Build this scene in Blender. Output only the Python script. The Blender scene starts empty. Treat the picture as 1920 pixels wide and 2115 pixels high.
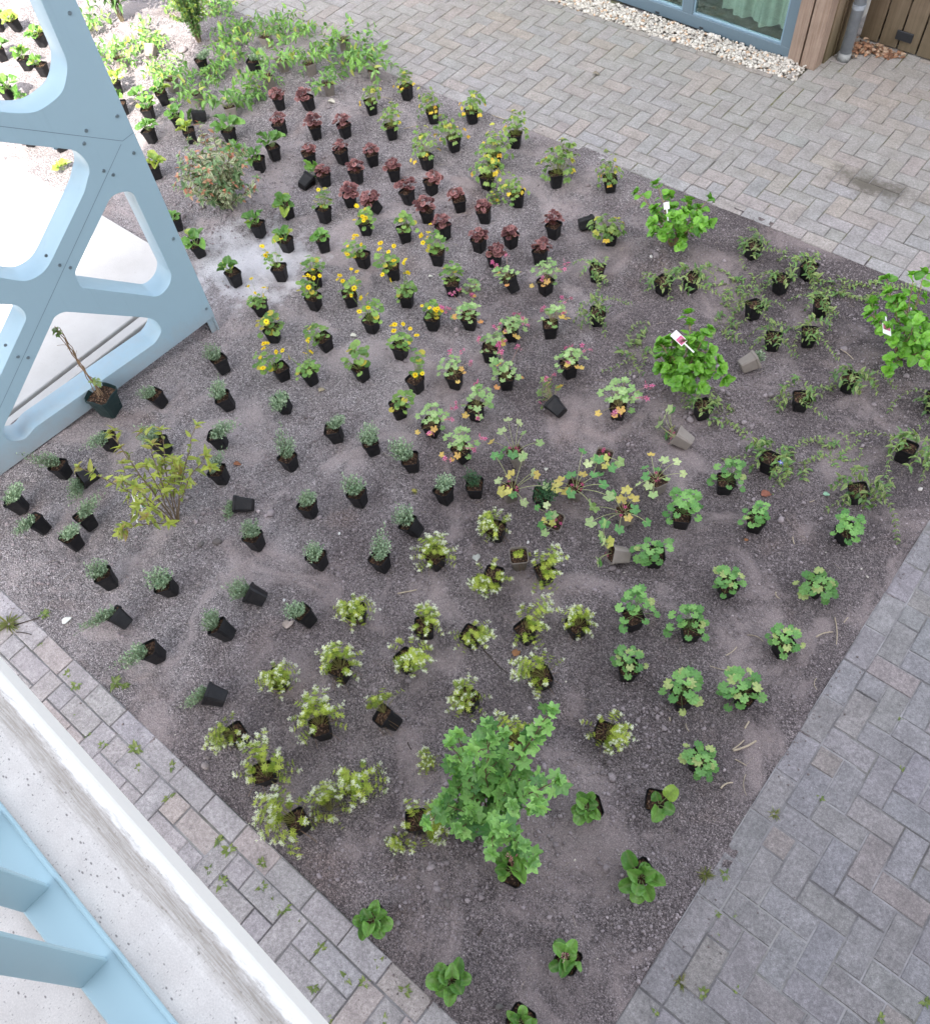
import bpy, math, random
import numpy as np
from mathutils import Vector, Matrix

sc = bpy.context.scene
COL = sc.collection
R_ = math.radians

# ------------------------------------------------------------------ camera
cd = bpy.data.cameras.new('camera')
cam = bpy.data.objects.new('camera', cd)
COL.objects.link(cam)
CR = ((0.7732411, 0.6294994, -0.0763455), (0.4989631, -0.6783132, -0.5393766), (-0.3913235, 0.3789746, -0.8385966))
m = Matrix(((CR[0][0], -CR[1][0], -CR[2][0]), (CR[0][1], -CR[1][1], -CR[2][1]), (CR[0][2], -CR[1][2], -CR[2][2]))).to_4x4()
m.translation = Vector((-0.3466847, -1.0803506, 3.8350820))
cam.matrix_world = m
cd.sensor_fit = 'HORIZONTAL'
cd.sensor_width = 36.0
cd.lens = 1777.476 / 1920 * 36
cd.clip_start = 0.02
cd.clip_end = 500
sc.camera = cam

# ------------------------------------------------------------------ light
SUN_EL = 48.0
SUN_DIR = Vector((-0.53, 0.848, 0)).normalized()          # horizontal travel of the light
world = bpy.data.worlds.new('World')
sc.world = world
world.use_nodes = True
nt = world.node_tree
for n in list(nt.nodes): nt.nodes.remove(n)
sky = nt.nodes.new('ShaderNodeTexSky')
sky.sky_type = 'NISHITA'
sky.sun_disc = False
sky.sun_elevation = R_(SUN_EL)
sky.sun_rotation = math.atan2(-SUN_DIR.x, -SUN_DIR.y)
sky.air_density = 1.0
sky.dust_density = 3.0
hs = nt.nodes.new('ShaderNodeHueSaturation')
hs.inputs['Saturation'].default_value = 0.38
bg = nt.nodes.new('ShaderNodeBackground')
bg.inputs['Strength'].default_value = 0.15
wo = nt.nodes.new('ShaderNodeOutputWorld')
nt.links.new(sky.outputs[0], hs.inputs['Color'])
nt.links.new(hs.outputs[0], bg.inputs[0])
nt.links.new(bg.outputs[0], wo.inputs[0])
sd = bpy.data.lights.new('sun', 'SUN')
sd.energy = 2.7
sd.angle = R_(0.6)
sd.color = (1.0, 0.95, 0.88)
sun = bpy.data.objects.new('sun', sd)
COL.objects.link(sun)
ld = Vector((SUN_DIR.x * math.cos(R_(SUN_EL)), SUN_DIR.y * math.cos(R_(SUN_EL)), -math.sin(R_(SUN_EL))))
sun.rotation_euler = ld.to_track_quat('-Z', 'Y').to_euler()
sun.location = (4, -8, 14)
sc.view_settings.view_transform = 'Standard'
sc.view_settings.look = 'None'
sc.view_settings.gamma = 1.0
sc.view_settings.exposure = 2.25
sc.cycles.max_bounces = 6
sc.cycles.transparent_max_bounces = 8

rng = np.random.default_rng(7)
random.seed(7)

# ------------------------------------------------------------------ object helpers
def link(o, parent=None):
    COL.objects.link(o)
    if parent: o.parent = parent
    return o

def tag(o, label=None, cat=None, group=None, kind=None):
    if label: o['label'] = label
    if cat: o['category'] = cat
    if group: o['group'] = group
    if kind: o['kind'] = kind
    return o

def empty(name, loc=(0, 0, 0), rz=0.0):
    o = bpy.data.objects.new(name, None)
    o.empty_display_size = 0.05
    o.location = loc
    o.rotation_euler = (0, 0, rz)
    return link(o)

class MB:
    """collects vertices, faces and vertex colours of one mesh"""
    def __init__(s): s.v = []; s.f = []; s.c = []; s.n = 0
    def add(s, v, f, c=(1, 1, 1)):
        v = np.asarray(v, float).reshape(-1, 3)
        c = np.asarray(c, float)
        if c.ndim == 1: c = np.tile(c, (len(v), 1))
        s.v.append(v); s.c.append(c)
        n = s.n
        s.f.extend([tuple(i + n for i in q) for q in f])
        s.n += len(v)
    def box(s, x0, x1, y0, y1, z0, z1, c=(1, 1, 1)):
        v = [(x0, y0, z0), (x1, y0, z0), (x1, y1, z0), (x0, y1, z0), (x0, y0, z1), (x1, y0, z1), (x1, y1, z1), (x0, y1, z1)]
        s.add(v, [(3, 2, 1, 0), (4, 5, 6, 7), (0, 1, 5, 4), (1, 2, 6, 5), (2, 3, 7, 6), (3, 0, 4, 7)], c)
    def bbox(s, x0, x1, y0, y1, z0, z1, b=0.004, c=(1, 1, 1)):
        """box with chamfered vertical and top edges"""
        def ring(i, z): return [(x0 + i, y0 + b, z), (x0 + b, y0 + i, z), (x1 - b, y0 + i, z), (x1 - i, y0 + b, z), (x1 - i, y1 - b, z), (x1 - b, y1 - i, z), (x0 + b, y1 - i, z), (x0 + i, y1 - b, z)]
        v = ring(0, z0) + ring(0, z1 - b) + ring(b * 0.8, z1)
        f = [tuple(range(7, -1, -1)), tuple(range(16, 24))]
        for k in range(2):
            for i in range(8):
                j = (i + 1) % 8
                f.append((k * 8 + i, k * 8 + j, k * 8 + 8 + j, k * 8 + 8 + i))
        s.add(v, f, c)
    def tube(s, pts, r0, r1, c, sides=4, c1=None, cap=True):
        pts = np.asarray(pts, float); n = len(pts)
        t = np.gradient(pts, axis=0); t /= np.linalg.norm(t, axis=1)[:, None] + 1e-9
        ref = np.array([0.31, 0.17, 0.93]);
        if abs(t[0] @ ref) > .9: ref = np.array([1., .2, 0.])
        a = np.cross(t, ref); a /= np.linalg.norm(a, axis=1)[:, None] + 1e-9
        b = np.cross(t, a)
        r = np.linspace(r0, r1, n)
        th = np.arange(sides) * 2 * math.pi / sides
        v = pts[:, None] + r[:, None, None] * (np.cos(th)[None, :, None] * a[:, None] + np.sin(th)[None, :, None] * b[:, None])
        f = []
        for i in range(n - 1):
            for j in range(sides):
                k = (j + 1) % sides
                f.append((i * sides + j, i * sides + k, (i + 1) * sides + k, (i + 1) * sides + j))
        if cap:
            f.append(tuple(range(sides - 1, -1, -1))); f.append(tuple((n - 1) * sides + j for j in range(sides)))
        c = np.asarray(c, float)
        if c1 is not None:
            w = np.linspace(0, 1, n)[:, None]
            c = np.repeat(c * (1 - w) + np.asarray(c1, float) * w, sides, axis=0)
        s.add(v.reshape(-1, 3), f, c)
    def mesh(s, name, mat, smooth=False):
        me = bpy.data.meshes.new(name)
        V = np.concatenate(s.v); C = np.concatenate(s.c)
        me.from_pydata(V.tolist(), [], s.f)
        ca = me.color_attributes.new('Col', 'FLOAT_COLOR', 'POINT')
        ca.data.foreach_set('color', np.c_[C, np.ones(len(C))].astype(np.float32).ravel())
        if smooth: me.polygons.foreach_set('use_smooth', np.ones(len(me.polygons), bool))
        if mat is not None: me.materials.append(mat)
        me.update()
        return me
    def obj(s, name, mat, parent=None, smooth=False):
        return link(bpy.data.objects.new(name, s.mesh(name, mat, smooth)), parent)

# ------------------------------------------------------------------ material helpers
class NT:
    def __init__(s, name):
        s.m = bpy.data.materials.new(name); s.m.use_nodes = True
        s.t = s.m.node_tree; s.b = s.t.nodes['Principled BSDF']; s.out = s.t.nodes['Material Output']
    def n(s, typ, **kw):
        x = s.t.nodes.new('ShaderNode' + typ)
        for k, v in kw.items(): setattr(x, k, v)
        return x
    def l(s, a, b): s.t.links.new(a, b)
    def coord(s, kind='Object'):
        return s.n('TexCoord').outputs[kind]
    def noise(s, co, scale, detail=4, rough=0.6, dist=0.0):
        x = s.n('TexNoise'); x.inputs['Scale'].default_value = scale; x.inputs['Detail'].default_value = detail
        x.inputs['Roughness'].default_value = rough; x.inputs['Distortion'].default_value = dist
        s.l(co, x.inputs['Vector']); return x.outputs['Fac']
    def vor(s, co, scale, feature='F1', out='Distance', rand=1.0):
        x = s.n('TexVoronoi'); x.feature = feature; x.inputs['Scale'].default_value = scale
        x.inputs['Randomness'].default_value = rand
        s.l(co, x.inputs['Vector']); return x.outputs[out]
    def ramp(s, fac, stops, interp='LINEAR'):
        x = s.n('ValToRGB'); x.color_ramp.interpolation = interp
        e = x.color_ramp.elements
        while len(e) < len(stops): e.new(0.5)
        for el, (p, c) in zip(e, stops):
            el.position = p
            if not hasattr(c, '__len__'): c = (c, c, c)
            el.color = (*c, 1)
        s.l(fac, x.inputs[0]); return x.outputs[0]
    def mix(s, fac, a, b, mode='MIX'):
        x = s.n('Mix', data_type='RGBA', blend_type=mode)
        for i, val in ((0, fac), (6, a), (7, b)):
            if hasattr(val, 'is_output'): s.l(val, x.inputs[i])
            elif hasattr(val, '__len__'): x.inputs[i].default_value = (*val, 1)
            else: x.inputs[i].default_value = val if i == 0 else (val, val, val, 1)
        return x.outputs[2]
    def math(s, op, a, b=0.0):
        x = s.n('Math', operation=op)
        for i, val in enumerate((a, b)):
            if hasattr(val, 'is_output'): s.l(val, x.inputs[i])
            else: x.inputs[i].default_value = val
        return x.outputs[0]
    def bump(s, h, strength, dist, prev=None):
        x = s.n('Bump'); x.inputs['Strength'].default_value = strength; x.inputs['Distance'].default_value = dist
        s.l(h, x.inputs['Height'])
        if prev is not None: s.l(prev, x.inputs['Normal'])
        return x.outputs[0]
    def attr(s, name='Col'):
        return s.n('Attribute', attribute_name=name).outputs['Color']
    def scale(s, co, v):
        x = s.n('Mapping'); x.inputs['Scale'].default_value = v; s.l(co, x.inputs['Vector']); return x.outputs[0]
    def base(s, col, rough=0.6, spec=0.4, normal=None):
        if hasattr(col, 'is_output'): s.l(col, s.b.inputs['Base Color'])
        else: s.b.inputs['Base Color'].default_value = (*col, 1)
        if hasattr(rough, 'is_output'): s.l(rough, s.b.inputs['Roughness'])
        else: s.b.inputs['Roughness'].default_value = rough
        s.b.inputs['Specular IOR Level'].default_value = spec
        if normal is not None: s.l(normal, s.b.inputs['Normal'])
        return s.m

def leaf_material(name, rough=0.42, spec=0.45, trans=0.22):
    t = NT(name)
    co = t.coord()
    oi = t.n('ObjectInfo').outputs['Random']
    v = t.ramp(oi, [(0.0, 0.86), (1.0, 1.16)])
    c = t.mix(1.0, t.attr(), v, 'MULTIPLY')
    nz = t.ramp(t.noise(co, 90, 3), [(0.3, 0.84), (0.7, 1.14)])
    c = t.mix(1.0, c, nz, 'MULTIPLY')
    bp = t.bump(t.noise(co, 160, 2), 0.25, 0.002)
    t.base(c, rough, spec, bp)
    tr = t.n('BsdfTranslucent')
    t.l(t.mix(1.0, c, (1.15, 1.3, 0.6), 'MULTIPLY'), tr.inputs['Color'])
    ms = t.n('MixShader'); ms.inputs[0].default_value = trans
    t.l(t.b.outputs[0], ms.inputs[1]); t.l(tr.outputs[0], ms.inputs[2]); t.l(ms.outputs[0], t.out.inputs['Surface'])
    return t.m
LEAF = leaf_material('leaf_surface')
GLOSSY = leaf_material('glossy_leaf_surface', 0.34, 0.4, 0.18)
MATT = leaf_material('downy_leaf_surface', 0.7, 0.2, 0.2)
PETAL = leaf_material('petal_surface', 0.6, 0.25, 0.3)

def plastic(name, col, rough=0.42, dust=0.35):
    t = NT(name); co = t.coord()
    d = t.ramp(t.noise(co, 30, 5, 0.7), [(0.45, 0.0), (0.75, dust)])
    c = t.mix(d, col, (0.11, 0.095, 0.088))
    r = t.ramp(t.noise(co, 18, 3), [(0.3, rough - 0.08), (0.7, rough + 0.16)])
    return t.base(c, r, 0.28, t.bump(t.noise(co, 220, 2), 0.1, 0.001))
BLACK = plastic('black_pot_plastic', (0.008, 0.008, 0.0095), 0.5, 0.14)
TAUPE = plastic('taupe_pot_plastic', (0.23, 0.2, 0.175), 0.55, 0.3)
DKGREEN = plastic('dark_green_pot_plastic', (0.012, 0.03, 0.03), 0.35, 0.15)

def compost_material():
    t = NT('compost'); co = t.coord()
    a = t.vor(co, 160, 'F1', 'Color')
    sepr = t.n('SeparateColor'); t.l(a, sepr.inputs[0])
    c = t.ramp(sepr.outputs[0], [(0.0, (0.018, 0.012, 0.009)), (0.55, (0.045, 0.028, 0.02)), (0.85, (0.12, 0.065, 0.035)), (1.0, (0.2, 0.13, 0.09))])
    h = t.noise(co, 120, 5, 0.75)
    return t.base(c, 0.9, 0.15, t.bump(h, 1.0, 0.008))
COMPOST = compost_material()

# ------------------------------------------------------------------ value noise for the ground
_NT = np.random.default_rng(3).random((256, 256))
def vnoise(x, y, f, ox=0.0):
    x = np.asarray(x, float) * f + 37.3 + ox; y = np.asarray(y, float) * f + 11.7 + ox * 1.7
    xi = np.floor(x).astype(int); yi = np.floor(y).astype(int)
    u = x - xi; v = y - yi
    u = u * u * (3 - 2 * u); v = v * v * (3 - 2 * v)
    g = lambda a, b: _NT[a & 255, b & 255]
    return (g(xi, yi) * (1 - u) + g(xi + 1, yi) * u) * (1 - v) + (g(xi, yi + 1) * (1 - u) + g(xi + 1, yi + 1) * u) * v - 0.5

BX1, BY0, BY1 = -0.205, -1.165, 3.53
MOUNDS = [(-5.094, 1.62, 0.28, 0.035), (-2.326, 2.986, 0.3, 0.035), (-1.658, 2.012, 0.26, 0.03), (-0.79, 2.888, 0.32, 0.04), (-1.055, -0.531, 0.34, 0.035), (-3.339, -0.342, 0.32, 0.045), (-6.897, 2.954, 0.3, 0.03), (-7.803, 2.829, 0.3, 0.03)]
_sr = np.random.default_rng(44)
STEPS = [(-0.5 - 4.6 * _sr.random(), -0.9 + 4.2 * _sr.random(), 6.28 * _sr.random(), 0.006 + 0.007 * _sr.random()) for _ in range(26)]   # old footprints
def ground_h(x, y):
    x = np.asarray(x, float); y = np.asarray(y, float)
    h = 0.035 * vnoise(x, y, 1.1) + 0.028 * vnoise(x, y, 3.1, 5) + 0.012 * vnoise(x, y, 9, 9) + 0.008
    rg = np.clip(vnoise(x, y, 1.9, 30) * 2.2 + 0.45, 0, 1)
    h = h + rg * (0.016 * (0.22 - np.abs(vnoise(x, y, 8, 13))) + 0.012 * (0.22 - np.abs(vnoise(x, y, 19, 14))))
    for mx, my, mr, mh in MOUNDS:
        d = np.hypot(x - mx, y - my) / mr
        h = h + mh * np.exp(-d * d) * (1 + 0.7 * vnoise(x, y, 14, 3))
    for fx, fy, fa, fd in STEPS:
        ca, sa = math.cos(fa), math.sin(fa)
        u = ((x - fx) * ca + (y - fy) * sa) / 0.14; v = (-(x - fx) * sa + (y - fy) * ca) / 0.055
        q = u * u + v * v
        h = h - fd * np.exp(-q ** 2) + 0.55 * fd * np.exp(-((np.sqrt(q) - 1.25) / 0.25) ** 2) * (1 + vnoise(x, y, 40, 6))
    e = np.minimum(np.minimum(BX1 - x, y - BY0), BY1 - y)
    w = np.clip(e / 0.16, 0, 1)
    return h * w + (1 - w) * (-0.006 + 0.012 * vnoise(x, y, 3.2, 2) + 0.0015 * vnoise(x, y, 22, 8) + np.where(y > 3.2, 0.003, 0))
# ------------------------------------------------------------------ setting: ground sheets
def ground_material():
    t = NT('bare_earth'); co = t.coord()
    c = t.ramp(t.noise(co, 0.6, 6), [(0.3, (0.12, 0.1, 0.09)), (0.7, (0.2, 0.17, 0.15))])
    return t.base(c, 0.95, 0.1, t.bump(t.noise(co, 30, 6), 0.6, 0.02))
g = MB(); g.add([(-80, -80, -0.09), (80, -80, -0.09), (80, 80, -0.09), (-80, 80, -0.09)], [(0, 1, 2, 3)])
tag(g.obj('ground', ground_material()), kind='structure')

def soil_material():
    t = NT('planting_soil'); co = t.coord()
    big = t.noise(co, 1.3, 6, 0.62, 0.6)
    c = t.ramp(big, [(0.30, (0.190, 0.158, 0.156)), (0.5, (0.272, 0.231, 0.229)), (0.7, (0.350, 0.302, 0.297))])
    sl_ = t.n('SeparateXYZ'); t.l(co, sl_.inputs[0])
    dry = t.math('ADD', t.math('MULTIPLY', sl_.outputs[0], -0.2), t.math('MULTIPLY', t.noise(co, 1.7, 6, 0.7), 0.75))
    c = t.mix(t.ramp(dry, [(0.85, 0.0), (1.35, 0.75)]), c, (0.45, 0.41, 0.41))  # lighter to the left: dry soil plus soft light painted into the tone
    wet = t.math('ADD', t.noise(co, 0.85, 6, 0.68, 0.5), t.math('MULTIPLY', t.math('ADD', t.math('MULTIPLY', sl_.outputs[0], 0.045), t.math('MULTIPLY', sl_.outputs[1], 0.05)), 1.0))
    c = t.mix(t.ramp(wet, [(0.44, 0.0), (0.62, 0.62)]), c, (0.118, 0.098, 0.098))
    sand = t.ramp(t.noise(co, 2.3, 5, 0.6, 0.4), [(0.58, 0.0), (0.72, 0.75)])
    c = t.mix(sand, c, (0.30, 0.232, 0.212))
    # single crumbs: each cell of the grain has a tone of its own
    cell = t.n('SeparateColor'); t.l(t.vor(co, 150, 'F1', 'Color'), cell.inputs[0])
    crumb = t.ramp(cell.outputs[0], [(0.0, 0.42), (0.5, 0.92), (0.88, 1.25), (1.0, 1.75)])
    rough_m = t.ramp(t.noise(co, 1.9, 5, 0.65, 0.8), [(0.40, 0.12), (0.5, 1.0)])
    c = t.mix(rough_m, c, t.mix(1.0, c, crumb, 'MULTIPLY'))
    c = t.mix(t.math('SUBTRACT', 0.6, t.math('MULTIPLY', rough_m, 0.6)), c, (0.262, 0.214, 0.205))
    gap = t.vor(co, 130, 'DISTANCE_TO_EDGE')
    c = t.mix(t.math('MULTIPLY', t.ramp(gap, [(0.0, 0.8), (0.18, 0.0)]), rough_m), c, (0.06, 0.05, 0.053))
    big_c = t.math('MULTIPLY', t.ramp(t.vor(co, 42, 'DISTANCE_TO_EDGE'), [(0.0, 0.55), (0.10, 0.0)]), t.ramp(t.noise(co, 2.7, 4, 0.6), [(0.5, 0.0), (0.62, 1.0)]))
    c = t.mix(big_c, c, (0.055, 0.046, 0.045))
    cell2 = t.n('SeparateColor'); t.l(t.vor(co, 420, 'F1', 'Color'), cell2.inputs[0])
    c = t.mix(1.0, c, t.ramp(cell2.outputs[1], [(0.0, 0.7), (0.6, 1.0), (1.0, 1.45)]), 'MULTIPLY')
    # concrete dust by the steel frame, whitened and spread to paint in sunlight
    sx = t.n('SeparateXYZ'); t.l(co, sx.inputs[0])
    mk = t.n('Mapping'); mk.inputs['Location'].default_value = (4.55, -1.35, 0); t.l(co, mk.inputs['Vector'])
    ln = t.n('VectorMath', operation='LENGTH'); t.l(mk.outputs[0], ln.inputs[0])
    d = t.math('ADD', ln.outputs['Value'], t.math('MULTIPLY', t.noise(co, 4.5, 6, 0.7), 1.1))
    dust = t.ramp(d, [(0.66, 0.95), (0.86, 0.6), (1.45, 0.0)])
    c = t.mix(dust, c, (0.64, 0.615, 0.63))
    h = t.math('ADD', t.math('MULTIPLY', t.vor(co, 130, 'SMOOTH_F1'), -0.8), t.noise(co, 60, 6, 0.75))
    h2 = t.vor(co, 300, 'F1')
    h = t.math('MULTIPLY', h, t.math('ADD', t.math('MULTIPLY', rough_m, 0.8), 0.25))
    h = t.math('ADD', h, t.math('MULTIPLY', t.noise(co, 17, 6, 0.7), 0.9))
    n1 = t.bump(h, 0.9, 0.014)
    return t.base(c, 0.93, 0.15, t.bump(h2, 0.35, 0.004, n1))
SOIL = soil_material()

def grid_obj(name, xs, ys, zfun, mat, keep=None):
    X, Y = np.meshgrid(xs, ys)
    Z = zfun(X, Y)
    nx, ny = len(xs), len(ys)
    me = bpy.data.meshes.new(name)
    i = np.arange(nx * ny).reshape(ny, nx)
    q = np.stack([i[:-1, :-1], i[:-1, 1:], i[1:, 1:], i[1:, :-1]], -1).reshape(-1, 4)
    if keep is not None:
        q = q[keep(X, Y)[:-1, :-1].ravel()]
    me.vertices.add(nx * ny); me.vertices.foreach_set('co', np.stack([X, Y, Z], -1).astype(np.float32).ravel())
    me.loops.add(len(q) * 4); me.loops.foreach_set('vertex_index', q.ravel().astype(np.int32))
    me.polygons.add(len(q)); me.polygons.foreach_set('loop_start', (np.arange(len(q)) * 4).astype(np.int32))
    me.polygons.foreach_set('use_smooth', np.ones(len(q), bool))
    me.update(calc_edges=True); me.materials.append(mat)
    return link(bpy.data.objects.new(name, me))

def soil_z(X, Y):
    ed = np.clip(np.minimum(np.minimum(BX1 - X, Y - BY0), BY1 - Y) / 0.12, 0.08, 1)
    z = ground_h(X, Y) + ed * (0.006 * vnoise(X, Y, 34, 1) + 0.004 * vnoise(X, Y, 71, 4))
    inside = (X < -4.72) & (Y < 1.03)
    return np.where(inside, -0.04, z)
xs = np.concatenate([np.arange(-11, -6.5, 0.03), np.arange(-6.5, BX1 + 0.05, 0.0125)])
ys = np.arange(BY0 - 0.05, BY1 + 0.06, 0.0125)
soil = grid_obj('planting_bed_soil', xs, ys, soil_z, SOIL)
tag(soil, kind='structure')

# loose crumbs and clods
ICO_V = []
ph = (1 + 5 ** .5) / 2
for a, b in ((-1, ph), (1, ph), (-1, -ph), (1, -ph)): ICO_V.append((a, b, 0))
for a, b in ((-1, ph), (1, ph), (-1, -ph), (1, -ph)): ICO_V.append((0, a, b))
for a, b in ((ph, -1), (ph, 1), (-ph, -1), (-ph, 1)): ICO_V.append((a, 0, b))
ICO_V = np.array(ICO_V) / math.hypot(1, ph)
ICO_F = [(0, 11, 5), (0, 5, 1), (0, 1, 7), (0, 7, 10), (0, 10, 11), (1, 5, 9), (5, 11, 4), (11, 10, 2), (10, 7, 6), (7, 1, 8), (3, 9, 4), (3, 4, 2), (3, 2, 6), (3, 6, 8), (3, 8, 9), (4, 9, 5), (2, 4, 11), (6, 2, 10), (8, 6, 7), (9, 8, 1)]
def _sub(V, F):
    V = [tuple(v) for v in V]; cache = {}; out = []
    def mid(a, b):
        k = (min(a, b), max(a, b))
        if k not in cache:
            p = (np.array(V[a]) + np.array(V[b])) / 2; cache[k] = len(V); V.append(tuple(p / np.linalg.norm(p)))
        return cache[k]
    for a, b, c in F:
        x, y, z = mid(a, b), mid(b, c), mid(c, a); out += [(a, x, z), (b, y, x), (c, z, y), (x, y, z)]
    return np.array(V), out
ICO2_V, ICO2_F = _sub(ICO_V, ICO_F)

def scatter_mesh(name, P, S, cols, mat, lump=0.28, flat=0.75, hi=False, smooth=True):
    TV, TF = (ICO2_V, ICO2_F) if hi else (ICO_V, ICO_F)
    n = len(P); k = len(TV)
    # one lumpy template per stone
    noise = 1 + lump * (rng.random((n, k)) - 0.5) * 2 * (0.6 if hi else 1)
    ax = 1 + 0.35 * (rng.random((n, 1, 3)) - 0.5); ax[:, :, 2] *= flat
    V = TV[None] * noise[:, :, None] * ax
    th = rng.random(n) * 6.283; c, s = np.cos(th), np.sin(th)
    x = V[:, :, 0] * c[:, None] - V[:, :, 1] * s[:, None]; y = V[:, :, 0] * s[:, None] + V[:, :, 1] * c[:, None]
    V = np.stack([x, y, V[:, :, 2]], -1) * S[:, None, None] + P[:, None]
    F = (np.array(TF)[None] + (np.arange(n) * k)[:, None, None]).reshape(-1, 3)
    me = bpy.data.meshes.new(name)
    me.vertices.add(n * k); me.vertices.foreach_set('co', V.astype(np.float32).ravel())
    me.loops.add(len(F) * 3); me.loops.foreach_set('vertex_index', F.astype(np.int32).ravel())
    me.polygons.add(len(F)); me.polygons.foreach_set('loop_start', (np.arange(len(F)) * 3).astype(np.int32))
    me.polygons.foreach_set('use_smooth', np.full(len(F), smooth))
    me.update(calc_edges=True)
    ca = me.color_attributes.new('Col', 'FLOAT_COLOR', 'POINT')
    ca.data.foreach_set('color', np.c_[np.repeat(cols, k, 0), np.ones(n * k)].astype(np.float32).ravel())
    me.materials.append(mat)
    return link(bpy.data.objects.new(name, me))

def grain_material(name, sc_=220, rough=0.92):
    t = NT(name); co = t.coord()
    c = t.mix(1.0, t.attr(), t.ramp(t.noise(co, sc_, 4, 0.7), [(0.25, 0.68), (0.75, 1.3)]), 'MULTIPLY')
    return t.base(c, rough, 0.15, t.bump(t.noise(co, sc_, 3), 0.5, 0.003))
CLOD = grain_material('clod_surface')
N = 80000
cx = -0.22 - 7.6 * rng.random(N) ** 1.25; cy_ = BY0 + 0.02 + (BY1 - BY0 - 0.06) * rng.random(N)
dens = vnoise(cx, cy_, 1.7, 20) + 0.5 * vnoise(cx, cy_, 5, 21)
for mx, my, mr, mh in MOUNDS: dens = dens + 0.9 * np.exp(-(np.hypot(cx - mx, cy_ - my) / (mr * 1.2)) ** 2)
k = (dens > -0.16 + 0.32 * rng.random(N)) & ~((cx < -4.7) & (cy_ < 1.1))
cx, cy_, dn = cx[k], cy_[k], dens[k]
cs = 0.0026 * np.exp(rng.normal(0, 0.5, len(cx))) * (1 + 0.9 * np.clip(dn, 0, 1)) * np.where(rng.random(len(cx)) > .98, 2.1, 1)
tone = (0.75 + 0.5 * rng.random((len(cx), 1)))
cc = np.array([[0.27, 0.232, 0.236]]) * tone * np.where(rng.random((len(cx), 1)) > .97, 1.45, 1)
scatter_mesh('soil_clods', np.c_[cx, cy_, ground_h(cx, cy_) + cs * 0.25], cs, cc, CLOD, 0.35, 0.8)
tag(bpy.data.objects['soil_clods'], kind='stuff')
# crumbs kicked out over the kerbs
N = 3600
t_ = rng.random(N); off = 0.075 * np.abs(rng.normal(0, 1, N)) ** 1.4; w_ = rng.random(N)
ex = np.where(w_ < .45, -7.5 + 7.3 * t_, np.where(w_ < .75, BX1 + off, -4.4 + 4.1 * t_)); ey = np.where(w_ < .45, BY1 + off, np.where(w_ < .75, BY0 + (BY1 - BY0) * t_, BY0 - off))
k = vnoise(ex, ey, 2.3, 40) > -0.12 + .2 * rng.random(N)
ex, ey = ex[k], ey[k]; es = 0.0017 * np.exp(rng.normal(0, .5, len(ex)))
tag(scatter_mesh('spilled_crumbs', np.c_[ex, ey, es * .4], es, np.array([[0.2, 0.168, 0.162]]) * (.7 + .6 * rng.random((len(ex), 1))), CLOD, 0.35, 0.7), kind='stuff')
# pale chips and straw crumbs lying on the soil
N = 420
cx = -0.25 - 6.5 * rng.random(N) ** 1.2; cy_ = BY0 + 0.05 + (BY1 - BY0 - 0.15) * rng.random(N)
k = ~((cx < -4.7) & (cy_ < 1.1)); cx, cy_ = cx[k], cy_[k]
cs = 0.0022 * np.exp(rng.normal(0, 0.45, len(cx)))
cc = np.array([[0.55, 0.5, 0.44]]) * (0.6 + 0.6 * rng.random((len(cx), 1)))
tag(scatter_mesh('pale_chips', np.c_[cx, cy_, ground_h(cx, cy_) + 0.003], cs, cc, CLOD, 0.4, 0.5), kind='stuff')

# fine roots and fibres lying about
fb = MB()
for _ in range(620):
    x = -0.3 - 5.6 * rng.random() ** 1.1; y = BY0 + .08 + (BY1 - BY0 - .2) * rng.random()
    if x < -4.6 and y < 1.15: continue
    L = 0.012 + 0.04 * rng.random() ** 2; a = 6.283 * rng.random(); z = float(ground_h(x, y)) + .004; cv = rng.normal(0, .25)
    p = [(x + L * t_ * math.cos(a) - cv * L * t_ * t_ * math.sin(a), y + L * t_ * math.sin(a) + cv * L * t_ * t_ * math.cos(a), z + .004 * math.sin(t_ * 3.1)) for t_ in (0, .35, .7, 1)]
    k_ = rng.random(); fb.tube(p, .0006 + .0005 * rng.random(), .0004, np.array((.42, .35, .27)) * (.5 + .8 * k_), 3, cap=False)
tag(fb.obj('root_fibres', CLOD), kind='stuff')

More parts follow.
